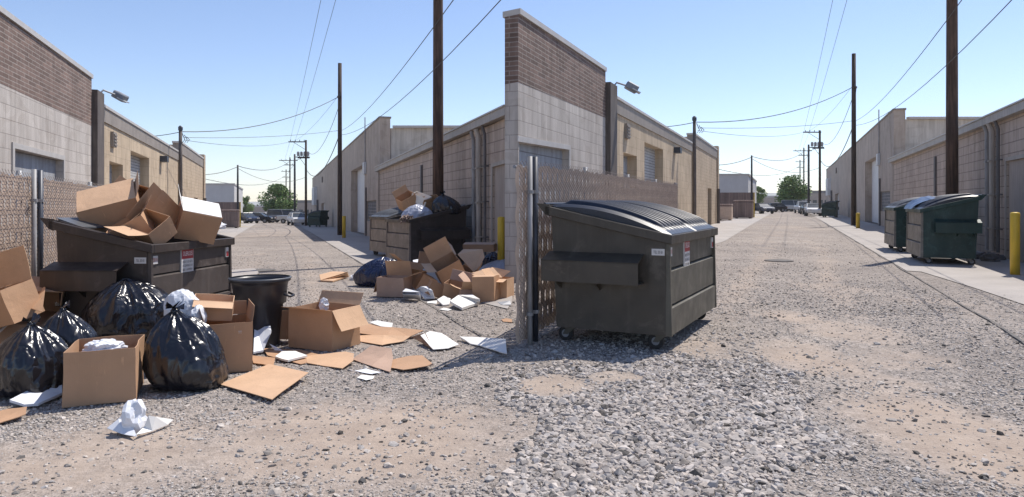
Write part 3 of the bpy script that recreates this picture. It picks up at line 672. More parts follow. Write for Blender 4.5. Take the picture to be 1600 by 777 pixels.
# ------------------------------------------------------------------ dumpsters
def dumpster(label, near, far_, W, hf, hb, mb_, mf, lids, lid_m='lid', sign=None, mirrored=False, name='dumpster', sink=0, side_stickers=()):
    # front face runs from near to far_; back lies behind it
    a, c = (far_, near) if mirrored else (near, far_)
    d = Vector((c.x-a.x, c.y-a.y, 0)); L = d.length; mid = a.lerp(c, .5)
    rz = math.atan2(d.y, d.x)
    tilt = math.atan2(c.z-a.z, L)
    T = thing(name, label, 'dumpster', Vector((mid.x, mid.y, (a.z+c.z)/2)), (0, -tilt, rz), 'wheeled dumpsters')
    x0, x1 = -L/2, L/2; zb = .17; B = lambda: MB()
    top = lambda y: hf+(hb-hf)*y/W
    def sideplate(mb, xa, xb, ins=0):
        mb.prism([Vector((xa, .02, zb)), Vector((xa, 0, hf)), Vector((xa, W, hb)), Vector((xa, W-.07, zb))], (xb-xa, 0, 0))
    m = B(); sideplate(m, x0, x0+.02); sideplate(m, x1-.02, x1)
    m.hexa([(x0+.02, W-.07, zb), (x1-.02, W-.07, zb), (x1-.02, W-.09, zb), (x0+.02, W-.09, zb), (x0+.02, W, hb), (x1-.02, W, hb), (x1-.02, W-.02, hb), (x0+.02, W-.02, hb)])
    m.lo(x0+.02, x1-.02, .03, W-.08, zb, zb+.02); m.lo(x0+.02, x1-.02, .03, W-.06, hf-.32, hf-.30)
    m.build('body', mb_, T, local=True)
    # front of three stepped panels
    zs = [(zb, .48*hf/1.22, -.035), (.48*hf/1.22, .86*hf/1.22, -.012), (.86*hf/1.22, hf, .012)]
    for za, zc, y in zs:
        m = B(); e = .004
        m.hexa([(x0+.03, y, za+e), (x1-.03, y, za+e), (x1-.03, .05, za+e), (x0+.03, .05, za+e), (x0+.03, y, zc-.03), (x1-.03, y, zc-.03), (x1-.03, .05, zc-e), (x0+.03, .05, zc-e)])
        m.build('front_panel', mf, T, local=True)
    # corner posts
    for xa, xb in ((x0-.012, x0+.03), (x1-.03, x1+.012)):
        B().hexa([(xa, -.045, zb), (xb, -.045, zb), (xb, .02, zb), (xa, .02, zb), (xa, -.02, hf-.05), (xb, -.02, hf-.05), (xb, .02, hf-.05), (xa, .02, hf-.05)]).build('corner_post', mf, T, local=True)
    for sx in (-1, 1):
        xx = x0 if sx < 0 else x1
        B().hexa([(xx+sx*.0, .02, .6), (xx+sx*.02, .02, .6), (xx+sx*.02, .2, .6), (xx, .2, .6), (xx, .02, hf-.04), (xx+sx*.02, .02, hf-.04), (xx+sx*.02, .2, top(.2)-.04), (xx, .2, top(.2)-.04)]).build('corner_plate', mb_, T, local=True)
    # rim
    m = B(); h_ = .1; o = .055
    for xa, xb in ((x0-o, x0+.0), (x1, x1+o)):
        m.hexa([(xa, -o, hf-h_), (xb, -o, hf-h_), (xb, W+o, hb-h_), (xa, W+o, hb-h_), (xa, -o, hf), (xb, -o, hf), (xb, W+o, hb), (xa, W+o, hb)])
    m.lo(x0, x1, -o, 0, hf-h_, hf); m.lo(x0, x1, W, W+o, hb-h_, hb)
    m.build('rim', mb_, T, local=True, bevel=.006)
    # ears at back corners
    for xa in (x0-o, x1+o-.03): B().prism([Vector((xa, W, hb-.12)), Vector((xa, W+.05, hb-.1)), Vector((xa, W+.16, hb+.03)), Vector((xa, W+.0, hb+.015))], (.03, 0, 0)).build('hinge_ear', mb_, T, local=True)
    # fork pockets
    for sx in (-1, 1):
        xx = x0 if sx < 0 else x1; q = .23*sx; y0, y1 = .26, W+.02; za, zc = .70*hf/1.22, .93*hf/1.22
        m = B()
        def bx(xa, xb, z_a, z_b, ya=y0, yb=y1): m.lo(min(xa, xb), max(xa, xb), ya, yb, z_a, z_b)
        bx(xx+q, xx+q-.012*sx, za, zc); bx(xx, xx+q-.012*sx, za, za+.012)
        m.hexa([(xx, y0, zc+.07), (xx+q, y0, zc-.012), (xx+q, y1, zc-.012), (xx, y1, zc+.07), (xx, y0, zc+.085), (xx+q, y0, zc+.003), (xx+q, y1, zc+.003), (xx, y1, zc+.085)])
        for yy in (y0+.5, y1-.15):
            m.prism([Vector((xx, yy, za)), Vector((xx+q*.7, yy, za)), Vector((xx, yy, za-.1))], (0, .015, 0))
        m.build('fork_pocket', mb_, T, local=True)
    # casters
    for sx, yy in ((-1, .1), (1, .1), (-1, W-.2), (1, W-.2)):
        xx = sx*(L/2-.12); r = .088
        ck = B().lo(xx-.05, xx+.05, yy-.06, yy+.06, zb-.02, zb-.003)
        ck.prism([Vector((xx-.04, yy-.05, zb-.02)), Vector((xx-.04, yy+.05, zb-.02)), Vector((xx-.04, yy+.09, r*.9)), Vector((xx-.04, yy+.03, r*.9))], (.008, 0, 0))
        ck.prism([Vector((xx+.032, yy-.05, zb-.02)), Vector((xx+.032, yy+.05, zb-.02)), Vector((xx+.032, yy+.09, r*.9)), Vector((xx+.032, yy+.03, r*.9))], (.008, 0, 0))
        ob = ck.build('caster', mf, T, local=True)
        w_ = B().lathe([(r*.5, -.028), (r*.94, -.026), (r, -.018), (r, .018), (r*.94, .026), (r*.5, .028)], 20, (xx, yy+.06, r), 'x').build('wheel', 'rubber', ob, local=True, smooth=False)
        B().lathe([(.02, -.034), (.045, -.032), (.045, .032), (.02, .034)], 12, (xx, yy+.06, r), 'x').build('hub', 'galv', ob, local=True)
    # lids
    if lids:
        nl = 2; g = .02; wl = (L+.02)/nl
        for i in range(nl):
            xa = -L/2-.01+i*wl+g/2; xb = xa+wl-g
            def fn(a, b, dz=0):
                x = xa+(xb-xa)*a; y = -.03+(W+.02)*b
                z = top(y)+.012+.10*math.sin(PI*min(1, max(0, b)))**.8
                e = min(1, min(a, 1-a)/.04)
                if .05 < b < .93 and .04 < a < .96:
                    ph = (a-.04)/.92*7 % 1.0; z += .05*(max(0, math.sin(PI*(ph-.3)/.4)) if .3 < ph < .7 else 0)**.7*min(1, (b-.05)/.05)*min(1, (.93-b)/.05)
                z -= (1-e)*.03
                return (x, y, z+dz)
            m = B().grid(lambda a, b: fn(a, b), 162, 22)
            # skirt
            n = 22
            for a_ in (0, 1):
                i0 = len(m.v)
                for j in range(n+1):
                    p = Vector(fn(a_, j/n)); m.v += [p, Vector((p.x, p.y, top(p.y)+.002))]
                for j in range(n): m.f.append((i0+2*j, i0+2*j+1, i0+2*j+3, i0+2*j+2))
            i0 = len(m.v); p = Vector(fn(0, 0)); q_ = Vector(fn(1, 0)); m.v += [p, q_, q_+Vector((0, -.01, -.06)), p+Vector((0, -.01, -.06))]; m.f.append((i0, i0+1, i0+2, i0+3))
            lo_ = m.build('lid', lids[i % len(lids)], T, local=True, recalc=False, smooth=True)
        B().tube([(x0, W+.08, hb+.02), (x1, W+.08, hb+.02)], .018, 8).build('hinge_rod', 'metal_dark', T, local=True)
    else:
        # lids hang behind, a strip of the folded black lid shows at the hinge
        B().hexa([(x0+.03, W-.3, hb-.1), (x1-.1, W-.3, hb-.1), (x1-.1, W-.02, hb), (x0+.03, W-.02, hb), (x0+.03, W-.3, hb-.08), (x1-.1, W-.3, hb-.08), (x1-.1, W+.02, hb+.03), (x0+.03, W+.02, hb+.03)]).build('folded_lid', 'lid_grey', T, local=True)
    # signs on the front (local +x runs along the front, normal -y)
    Mfront = lambda x, z, y: Matrix.Translation((x, y, z)) @ Matrix.Rotation(PI/2, 4, 'X')
    if sign:
        sxp, szp, sw, sh, head, lines = sign
        x_ = x0+sxp; y = -.004
        p = B().lo(x_-sw/2, x_+sw/2, y-.002, y+.016, szp-sh/2, szp+sh/2).build('sign', 'sticker_white', T, local=True)
        B().lo(x_-sw/2+.008, x_+sw/2-.008, y-.004, y-.0021, szp+sh*.09, szp+sh/2-.008).build('sign_header', 'sticker_red', p, local=True)
        text_part(head, sw*.78, sh*.17, Mfront(x_, szp+sh*.29, y-.0045), 'ink_white', p)
        for i, t in enumerate(lines):
            text_part(t, sw*.82, sh*.085, Mfront(x_, szp-sh*(.02+.145*i), y-.0025), 'ink', p)
        # decal at the near corner
        p = B().lo(x0+.035, x0+.16, -.006, -.003+.016, hf-.235, hf-.14).build('decal', 'sticker_white', T, local=True)
        text_part('ZBR 018', .1, .045, Mfront(x0+.098, hf-.185, -.0065), 'ink_orange', p)
        p = B().lo(x1-.12, x1-.04, -.006, -.003+.016, hf-.27, hf-.13).build('decal', 'sticker_white', T, local=True)
        B().lo(x1-.11, x1-.05, -.008, -.0061, hf-.26, hf-.19).build('decal_band', 'sticker_red', p, local=True)
        Ms = lambda y, z, x: Matrix.Translation((x, y, z)) @ Matrix.Rotation(-PI/2, 4, 'Z') @ Matrix.Rotation(PI/2, 4, 'X')
        p = B().lo(x0-.025, x0-.0205, .03, .17, hf-.22, hf-.15).build('decal', 'sticker_white', T, local=True)
        text_part('TEL 20 81', .1, .03, Ms(.1, hf-.185, x0-.0255), 'ink', p)
        if side_stickers:
            zz = .8*hf/1.22; xq = x0-.17
            p = B().lo(xq-.003, xq-.0005, .52, .74, zz-.05, zz+.05).build('decal', 'sticker_white', T, local=True)
            text_part('B A7 ROLL', .18, .05, Ms(.63, zz, xq-.0035), 'pipe_grey', p)
    return T
# clean alley
nB = FR_.G(1037, 547); fwd = Vector((.455, .89, 0))
def dfar(p, d, L): q = p+d.normalized()*L; return ground(q.x, q.y)
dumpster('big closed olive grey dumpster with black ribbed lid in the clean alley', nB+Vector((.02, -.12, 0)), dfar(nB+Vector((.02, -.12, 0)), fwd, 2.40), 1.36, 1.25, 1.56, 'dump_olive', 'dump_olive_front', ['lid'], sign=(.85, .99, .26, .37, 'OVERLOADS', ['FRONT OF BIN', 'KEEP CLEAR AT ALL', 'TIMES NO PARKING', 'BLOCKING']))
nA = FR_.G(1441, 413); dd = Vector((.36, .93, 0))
dumpster('nearer dark green dumpster with front painted pale as sunlit and blue cover in the clean alley', nA, dfar(nA, dd, 2.3), 1.25, 1.42, 1.76, 'dump_green', 'dump_green_front_lit', ['lid'], mirrored=True, sign=None)
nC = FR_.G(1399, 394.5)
dumpster('dark green dumpster half hidden behind its twin in the clean alley', nC, dfar(nC, dd, 2.3), 1.4, 1.42, 1.72, 'dump_green', 'dump_green_front_lit', ['lid_grey'], mirrored=True)
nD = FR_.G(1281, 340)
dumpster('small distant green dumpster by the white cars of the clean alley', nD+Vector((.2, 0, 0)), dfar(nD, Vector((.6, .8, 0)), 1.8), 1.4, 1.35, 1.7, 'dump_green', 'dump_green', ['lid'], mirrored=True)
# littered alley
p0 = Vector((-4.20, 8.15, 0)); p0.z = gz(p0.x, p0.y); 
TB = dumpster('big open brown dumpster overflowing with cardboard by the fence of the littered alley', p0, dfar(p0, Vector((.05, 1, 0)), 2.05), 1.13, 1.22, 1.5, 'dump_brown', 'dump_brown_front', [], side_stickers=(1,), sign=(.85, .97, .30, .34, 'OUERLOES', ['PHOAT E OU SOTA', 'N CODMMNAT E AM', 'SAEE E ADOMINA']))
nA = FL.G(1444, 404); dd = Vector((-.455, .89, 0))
TD = dumpster('open brown dumpster heaped with bags behind the box pile of the littered alley', nA, dfar(nA, dd, 2.2), 1.75, 1.38, 1.78, 'dump_brown', 'dump_brown_front_lit', [], mirrored=True)
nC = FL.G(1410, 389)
dumpster('closed grey lidded brown dumpster behind the heaped one in the littered alley', nC, dfar(nC, dd, 2.2), 1.6, 1.42, 1.72, 'dump_brown', 'dump_brown_front_lit', ['lid_grey'], mirrored=True)
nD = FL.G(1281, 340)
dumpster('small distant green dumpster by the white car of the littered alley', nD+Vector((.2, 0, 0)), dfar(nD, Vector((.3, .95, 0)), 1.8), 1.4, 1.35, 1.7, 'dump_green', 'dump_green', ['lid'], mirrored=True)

# ------------------------------------------------------------------ boxes and litter
CB = 'cardboard boxes thrown in the littered alley'
def cbox(label, loc, rot, w, d, h, flaps=(), m='card', mflap=None, name='cardboard_box', fill=None, group=CB, cut=0):
    T = thing(name, label, 'box', loc, rot, group); t = .007
    mb = MB().lo(-w/2, w/2, -d/2, d/2, 0, t)
    mb.lo(-w/2, w/2, -d/2, -d/2+t, t, h); mb.lo(-w/2, w/2, d/2-t, d/2, t, h)
    mb.lo(-w/2, -w/2+t, -d/2+t, d/2-t, t, h); mb.lo(w/2-t, w/2, -d/2+t, d/2-t, t, h)
    sd_ = random.Random(label).random()*50
    mb.build('box_body', m, T, local=True, warp=.016*min(1, (w+d)/.9), seed=sd_)
    # flaps: (side, angle from vertical outward in degrees, length)
    for (sd, ang, ln) in flaps:
        a = math.radians(ang); ww = w if sd in 'fb' else d
        M_ = {'f': Matrix.Rotation(0, 4, 'Z'), 'r': Matrix.Rotation(PI/2, 4, 'Z'), 'b': Matrix.Rotation(PI, 4, 'Z'), 'l': Matrix.Rotation(-PI/2, 4, 'Z')}[sd]
        off = (d if sd in 'fb' else w)/2
        def fn(p, q): # plate with slight bow
            s_ = q*ln; bow = .02*ln*math.sin(PI*q)
            y = -off-math.sin(a)*s_-math.cos(a)*bow; z = h+.001+math.cos(a)*s_-math.sin(a)*bow
            return M_ @ Vector(((p-.5)*(ww-.006), y+.003, z))
        m_ = MB().grid(fn, 1, 5); nv = len(m_.v)
        nrm = M_.to_3x3() @ Vector((0, -math.cos(a), math.sin(a)))*-.005
        m_.v += [q+nrm for q in m_.v[:nv]]
        m_.f += [tuple(reversed([i+nv for i in f])) for f in list(m_.f)]
        def idx(i, j): return i*6+j
        for j in range(5):
            for i in (0, 1): m_.f.append((idx(i, j), idx(i, j+1), idx(i, j+1)+nv, idx(i, j)+nv))
        for j in (0, 5): m_.f.append((idx(0, j), idx(1, j), idx(1, j)+nv, idx(0, j)+nv))
        m_.build('flap', mflap or m, T, local=True)
    return T
def box_px(label, uL, vL, uR, vR, vtop, d, flaps=(), **k):
    a = at(uL, vL); b = at(uR, vR); w = (b-a).xy.length; rz = math.atan2(b.y-a.y, b.x-a.x)
    h = (vL-vtop)*a.y/F; n = Vector((-math.sin(rz), math.cos(rz), 0)); c = a.lerp(b, .5)+n*d/2
    return cbox(label, Vector((c.x, c.y, gz(c.x, c.y)+.004)), (0, 0, rz), w, d, h, flaps, **k)
def box_at(label, u, v, Y, rot, w, d, h, flaps=(), **k):   # centre of box at pixel and depth
    c = atY(u, v, Y); R_ = Euler([math.radians(q) for q in rot])
    o = c-R_.to_matrix() @ Vector((0, 0, h/2))
    return cbox(label, o, tuple(R_), w, d, h, flaps, **k)
def bag(label, u, v, wpx, hpx, seed, m='bag_black', lean=(0, 0), squash=1.0, knot=True, base=0, Y=None, name='rubbish_bag', group='tied rubbish bags of the littered alley', depth=.85, pw=1.0):
    p = at(u, v, 0) if Y is None else atY(u, v, Y)
    w = wpx*p.y/F/2; h = hpx*p.y/F
    p = Vector((p.x, p.y+w*.6, p.z))
    if Y is None: p.z = gz(p.x, p.y)
    T = thing(name, label, 'bag', p+Vector((0, 0, base)), (0, 0, 0), group)
    prof = [(0, 0), (.6, 0), (.86, .03), (.97, .12), (1.0, .28), (.97, .45), (.86, .62), (.66, .77), (.42, .88), (.2, .95), (.09, .985), (.05, 1.0)]
    ks = [q/(len(prof)-1) for q in range(len(prof))]
    def pf(t):
        x = t*(len(prof)-1); i = min(int(x), len(prof)-2); f = x-i; f = f*f*(3-2*f)*.5+f*.5
        return (prof[i][0]*(1-f)+prof[i+1][0]*f, prof[i][1]*(1-f)+prof[i+1][1]*f)
    sv = Vector((seed*7.3, seed*3.1, seed))
    def fn(a, b):
        r, z = pf(b); an = 2*PI*a; c, s_ = math.cos(an), math.sin(an)
        big = noise.noise(Vector((c*1.2, s_*1.2, z*1.6))+sv)*.22
        ple = math.sin(an*17+4*noise.noise(Vector((c*2, s_*2, z*2))+sv))*.055*max(0, z-.35)*2*r**.5
        rid = (.5-abs(noise.noise(Vector((c*2.2, s_*2.2, z*1.3))*1.5+sv)))*.17+(.3-abs(noise.noise(Vector((c*5, s_*5, z*2.2))*1.2+sv)))*.075
        fac = 1+(big+rid-.05)*(1 if z > .02 else .6)
        rr = (r**pw)*fac+ple*.6
        zz = z*h*squash+ (noise.noise(Vector((c*2, s_*2, 5))+sv)*.05*h if .05 < z < .9 else 0)
        return (rr*w*c+lean[0]*w*z**1.4, rr*w*depth*s_+lean[1]*w*z**1.4, max(0, zz))
    mb = MB().grid(lambda a, b: fn(a, b), 120, 64)
    mb.build('sack', m, T, local=True, smooth=True, recalc=True)
    if knot:
        q = Vector((lean[0]*w, lean[1]*w, h*squash*.985)); k = MB()
        k.grid(lambda a, b: q+Vector((math.cos(2*PI*a)*math.sin(PI*b), math.sin(2*PI*a)*math.sin(PI*b), -math.cos(PI*b)*.8))*(.10*w*(1+.25*math.sin(a*31+b*9))), 16, 10)
        rr = random.Random(seed)
        for i in range(7):
            an = rr.uniform(0, 6.28); e = q+Vector((math.cos(an)*.22*w, math.sin(an)*.18*w, (.06+rr.random()*.16)*w))
            t = Vector((-math.sin(an), math.cos(an), .3))*.09*w; i0 = len(k.v); k.v += [q+Vector((0, 0, .03)), e-t, e+t+Vector((0, 0, .03))]; k.f.append((i0, i0+1, i0+2))
        k.build('knot', m, T, local=True, smooth=True)
    return T
def flat(label, pts, m='card', th=.006, name='cardboard_sheet', cat='cardboard', group='flattened cardboard and paper scraps on the gravel', sub=None):
    P = [at(u, v, max(z, .006)) for (u, v, z) in pts]
    c = sum(P, Vector())/len(P); n = len(P)
    # bent sheet: subdivided fan keeps the lifted corners soft
    bm = bmesh.new(); vs = [bm.verts.new(p-c) for p in P]; f = bm.faces.new(vs)
    bmesh.ops.triangulate(bm, faces=[f]); bmesh.ops.subdivide_edges(bm, edges=bm.edges, cuts=3, use_grid_fill=True)
    for v in bm.verts:
        w = v.co+c; v.co.z += .006*noise.noise(Vector((w.x*6, w.y*6, 1)))
        g = gz(w.x, w.y)+.005-c.z
        if v.co.z < g: v.co.z = g
    bmesh.ops.recalc_face_normals(bm, faces=bm.faces)
    if sum((f.normal.z for f in bm.faces)) < 0: bmesh.ops.reverse_faces(bm, faces=bm.faces)
    r = bmesh.ops.extrude_face_region(bm, geom=list(bm.faces))
    for e in r['geom']:
        if isinstance(e, bmesh.types.BMVert): e.co.z += th
    bmesh.ops.recalc_face_normals(bm, faces=bm.faces)
    me = bpy.data.meshes.new(name); bm.to_mesh(me); bm.free()
    o = bpy.data.objects.new(name, me); COL.objects.link(o); me.materials.append(MATS[m]); o.location = c
    return tag(o, label, cat, group)
def crumple(label, c, sx, sy, sz, seed, m='paper', name='crumpled_paper', rot=0, amp=.55, flatten=True, cat='paper', group='crumpled papers and sacks of the littered alley', sub=4):
    bm = bmesh.new(); bmesh.ops.create_icosphere(bm, subdivisions=sub, radius=1); sv = Vector((seed*5.1, seed*2.3, seed))
    for v in bm.verts:
        q = v.co.copy(); d = 1-amp*abs(noise.noise(q*1.3+sv))*1.3-amp*.45*abs(noise.noise(q*3.1+sv))+amp*.15*noise.noise(q*7+sv)
        v.co = Vector((q.x*sx*d, q.y*sy*d, q.z*sz*d))
        if flatten and v.co.z < -sz*.45: v.co.z = -sz*.45
    me = bpy.data.meshes.new(name); bm.to_mesh(me); bm.free()
    o = bpy.data.objects.new(name, me); COL.objects.link(o); me.materials.append(MATS[m])
    o.location = Vector(c)+Vector((0, 0, sz*.45 if flatten else 0)); o.rotation_euler = (0, 0, rot)
    return tag(o, label, cat, group)
def G2(u, v, dy=0, z=0):
    p = at(u, v); return Vector((p.x, p.y+dy, gz(p.x, p.y+dy)+z))

# near left pile
box_px('open tan box holding crumpled white paper, in front of the black bags', 98, 637, 211, 627, 551, .66, (), m='card')
c = G2(158, 610); crumple('white crumpled paper showing in the mouth of the front open box', atY(163, 546, 6.15), .19, .17, .10, 3, flatten=False)
bag('large black tied bag standing right of the open box with white paper', 282, 612, 128, 122, 2, lean=(-.42, 0), depth=.9)
bag('black bag lying on top of the bag heap against the brown dumpster', 178, 560, 132, 92, 5, lean=(-.1, .1), base=.20, knot=False, squash=1.0)
bag('black tied bag at the left picture edge beside the tan cardboard scrap', 30, 624, 118, 112, 8, lean=(-.1, 0))
bag('smaller black bag wedged between the left edge bag and the open box', 88, 600, 98, 112, 11, lean=(-.25, .1))
bag('dark bag bulging behind the wedged bag under the dumpster pocket', 130, 560, 90, 62, 14, knot=False)
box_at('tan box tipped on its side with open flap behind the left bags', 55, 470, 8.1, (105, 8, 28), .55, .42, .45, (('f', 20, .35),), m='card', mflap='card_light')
box_at('tan box with its lit lid leaning at the left picture edge', 8, 478, 7.6, (12, -14, -14), .5, .4, .38, (('b', 10, .38),), m='card', mflap='card_light')  # lid flap gets a lighter card colour to look lit
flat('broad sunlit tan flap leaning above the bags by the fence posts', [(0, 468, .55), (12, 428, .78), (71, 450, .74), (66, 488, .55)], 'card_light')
flat('white foam lid poking out beside the left edge box', [(-6, 512, .35), (0, 500, .4), (14, 495, .42), (14, 507, .36), (0, 520, .32)], 'white_card', th=.02, name='foam_piece')
flat('long pale foam strip lying before the left edge bag', [(15, 628, .05), (40, 615, .07), (78, 600, .10), (97, 603, .08), (97, 618, .02), (60, 634, .01), (38, 636, .01)], 'foam', th=.02, name='foam_piece')
flat('tan cardboard scrap at the lower left picture corner', [(-10, 645, .01), (12, 640, .01), (42, 637, .05), (40, 648, .03), (0, 662, .0), (-12, 662, 0)], 'card')
c = G2(203, 680, .1)
for i, (sx, sy, sz, dx, dy, sd, lb) in enumerate([(.115, .10, .17, -.02, 0, 4, 'crumpled white paper ball on dirt in front of the open box')]):
    crumple(lb, (c.x+dx, c.y+dy, c.z), sx, sy, sz, sd, amp=.55, sub=3)
flat('torn white paper wing beside the crumpled ball', [(212, 680, .02), (225, 668, .04), (232, 650, .12), (243, 652, .1), (271, 656, .02), (262, 664, .01), (238, 674, .01)], 'white_card', th=.003, name='paper_scrap')
flat('torn white paper wing left of the crumpled ball', [(167, 670, .02), (185, 655, .08), (196, 645, .12), (205, 660, .06), (214, 683, .01), (190, 678, .01)], 'paper', th=.003, name='paper_scrap')
crumple('white paper sack leaning upright behind the large standing bag', atY(284, 482, 7.15), .19, .14, .20, 7, amp=.22, m='foam', name='paper_sack', flatten=False)
crumple('smaller white paper sack slumped between the standing bag and the cream box', atY(310, 496, 7.0), .08, .12, .13, 9, amp=.2, m='foam', name='paper_sack', flatten=False)
box_px('tan box with raised flap beside the black trash can', 320, 587, 395, 580, 508, .60, (('b', 5, .14), ('l', 18, .16), ('r', 8, .16)), m='card')
box_at('cream box with white lid wedged behind the raised flap box', 334, 480, 7.3, (8, 6, 20), .38, .28, .2, (('f', 100, .15),), m='card_light', mflap='card_light')
box_px('large open tan box with hanging side flap in the alley middle', 451, 543, 519, 550, 481, .52, (('f', 78, .13), ('r', 150, .26), ('b', 30, .16)), m='card', mflap='card_light')
c = G2(508, 515, .1); crumple('small white paper poking up inside the large open middle box', atY(506, 477, 8.5), .07, .06, .1, 12, flatten=False)
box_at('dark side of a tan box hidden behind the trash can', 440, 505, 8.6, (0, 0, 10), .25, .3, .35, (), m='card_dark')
T_ = [o for o in bpy.data.objects if o.get('label') == 'tan box with raised flap beside the black trash can'][0]
text_part('YY', .035, .03, Matrix.Translation((.10, -.312, .40)) @ Matrix.Rotation(PI/2, 4, 'X'), 'sticker_white', T_, 'printed_mark')
# trash can
c = G2(396, 545, .22)
T = thing('trash_can', 'black round open trash can behind the tan boxes', 'trash can', c)
h = .80
MB().lathe([(.20, 0), (.225, .02), (.265, h*.62), (.30, h*.64), (.315, h*.9), (.33, h-.03), (.35, h-.03), (.355, h), (.335, h), (.325, h-.03), (.26, h*.6), (.2, .03)], 40, c, close=False).build('shell', 'can_black', T, smooth=True)
MB().lathe([(.0, .02), (.21, .03)], 32, c, close=False).build('base', 'can_black', T)
for sx in (-1, 1):
    MB().tube([c+Vector((sx*.31, -.09, h*.78)), c+Vector((sx*.385, -.07, h*.74)), c+Vector((sx*.385, .07, h*.74)), c+Vector((sx*.31, .09, h*.78))], .014, 8).build('handle', 'can_black', T, smooth=True)
mb = MB()
for i in range(28):
    a = 2*PI*i/28; mb.box(c+Vector((.292*math.cos(a), .292*math.sin(a), h*.45)), (.02, .02, .5), Matrix.Rotation(a, 3, 'Z'))
o = MB().lathe([(.345, 0), (.36, .004), (.36, .02), (.345, .024)], 40, c+Vector((0, 0, h-.006)), close=False).build('rim', 'lid_grey', T, smooth=True)
# foam board leaning against can
flat('rounded grey foam tray leaning on the trash can', [(396, 553, .02), (398, 505, .28), (408, 500, .30), (421, 506, .27), (424, 520, .2), (411, 550, .02)], 'foam', th=.02, name='foam_tray', cat='foam tray')
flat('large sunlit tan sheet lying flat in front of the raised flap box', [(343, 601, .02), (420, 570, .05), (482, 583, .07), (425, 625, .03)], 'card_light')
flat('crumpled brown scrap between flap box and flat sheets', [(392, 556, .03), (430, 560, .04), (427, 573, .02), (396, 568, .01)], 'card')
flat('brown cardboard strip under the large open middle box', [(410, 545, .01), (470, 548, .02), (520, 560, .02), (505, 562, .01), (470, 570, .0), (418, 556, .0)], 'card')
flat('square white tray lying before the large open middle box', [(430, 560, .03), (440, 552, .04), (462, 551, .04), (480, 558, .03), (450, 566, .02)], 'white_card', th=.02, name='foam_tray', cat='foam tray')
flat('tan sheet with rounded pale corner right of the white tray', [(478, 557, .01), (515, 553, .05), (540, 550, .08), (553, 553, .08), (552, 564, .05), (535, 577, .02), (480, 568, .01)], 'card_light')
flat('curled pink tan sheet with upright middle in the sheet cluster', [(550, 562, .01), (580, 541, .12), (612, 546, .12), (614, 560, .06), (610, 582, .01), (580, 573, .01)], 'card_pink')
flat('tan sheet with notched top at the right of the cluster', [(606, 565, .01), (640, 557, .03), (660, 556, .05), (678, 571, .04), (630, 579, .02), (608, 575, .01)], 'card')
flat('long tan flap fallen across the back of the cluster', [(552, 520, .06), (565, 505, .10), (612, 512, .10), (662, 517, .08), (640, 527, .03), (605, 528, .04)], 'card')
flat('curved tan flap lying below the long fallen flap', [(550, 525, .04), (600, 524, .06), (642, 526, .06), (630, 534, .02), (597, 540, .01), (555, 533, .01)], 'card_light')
flat('small pale roll of card on top of the cluster', [(577, 504, .12), (590, 501, .14), (614, 506, .13), (612, 512, .10), (595, 511, .10)], 'white_card')
flat('brown side of the folded white card', [(643, 527, .02), (665, 521, .12), (676, 546, .01)], 'card_dark')
flat('bright white folded card beside the brown triangle', [(657, 525, .10), (672, 518, .13), (690, 521, .11), (717, 539, .02), (700, 545, .01), (677, 547, .01)], 'white_card')
flat('long white torn board lying alone near the right', [(718, 527, .03), (745, 528, .04), (790, 531, .05), (792, 554, .04), (778, 550, .02), (750, 541, .01), (735, 538, .01)], 'white_card', th=.01)
flat('small bright white scrap lowest of the sheets', [(558, 591, .01), (565, 586, .01), (585, 588, .01), (583, 592, .005), (572, 595, .005)], 'white_card', th=.003, name='paper_scrap')
flat('thin grey white paper scrap above the lowest white scrap', [(554, 580, .01), (572, 576, .01), (596, 583, .01), (580, 585, .005)], 'paper', th=.003, name='paper_scrap')
flat('grey paper curl at the foot of the trash can', [(421, 538, .08), (426, 543, .05), (442, 548, .02), (480, 552, .01), (470, 555, 0), (430, 549, .01)], 'paper', th=.003, name='paper_scrap')
# middle distance
flat('tan slab of cardboard lying alone left of the blue bag', [(499, 431, .12), (520, 426, .14), (543, 427, .14), (545, 433, .02), (520, 441, .01), (501, 440, .01)], 'card_light', th=.03)
crumple('white paper wad beside the tan slab near the blue bag', G2(553, 438), .12, .09, .10, 21)
bag('dark blue crumpled bag lying on gravel before the brown dumpsters', 587, 449, 72, 46, 17, m='bag_blue', knot=False, depth=.7, lean=(.25, 0), pw=.8)
bag('blue black bag behind the right end of the box pile', 770, 432, 44, 38, 19, m='bag_blue', knot=False, depth=.8)
bag('clear plastic bag of trash at the right end of the box pile', 776, 436, 62, 30, 23, m='bag_clear', knot=False, depth=.6, lean=(.3, 0))
Yp = 13.6
box_at('pinkish tan box gaping left at the left end of the pile', 617, 447, 13.3, (0, 0, -14), .52, .45, .36, (('r', 70, .3), ('l', 165, .3), ('b', -20, .3)), m='card_pink', mflap='card_light')
box_at('tan box with dark inside leaning over the gaping box', 642, 433, 13.9, (8, 12, 16), .46, .4, .26, (('f', 60, .25),), m='card_light', mflap='card_light')
box_at('small tan box tilted behind the white foam dish', 663, 443, 13.5, (10, 28, 30), .32, .28, .34, (), m='card')
box_at('big tan box balanced on one corner atop the pile', 701, 421, 13.9, (22, -28, 14), .50, .42, .40, (('b', 5, .36), ('l', 60, .2)), m='card', mflap='card_light')
box_at('brown dented box under the corner balanced box', 672, 408, 15.2, (0, 10, 8), .5, .4, .34, (), m='card_dark')
box_at('tan box lying open with a pale torn flap', 715, 455, 12.9, (4, 12, -8), .46, .42, .28, (('r', -50, .3), ('b', 20, .2)), m='card', mflap='card_pink')
box_at('upright tan box with white lid near the pile right end', 760, 454, 12.3, (0, -3, -16), .40, .36, .5, (('f', 90-180, .3),), m='card', mflap='card_light')
box_at('open tan box cut by the right end of the pile', 783, 449, 12.6, (0, 0, -20), .36, .38, .34, (('l', 40, .2), ('f', 100, .2)), m='card_light')
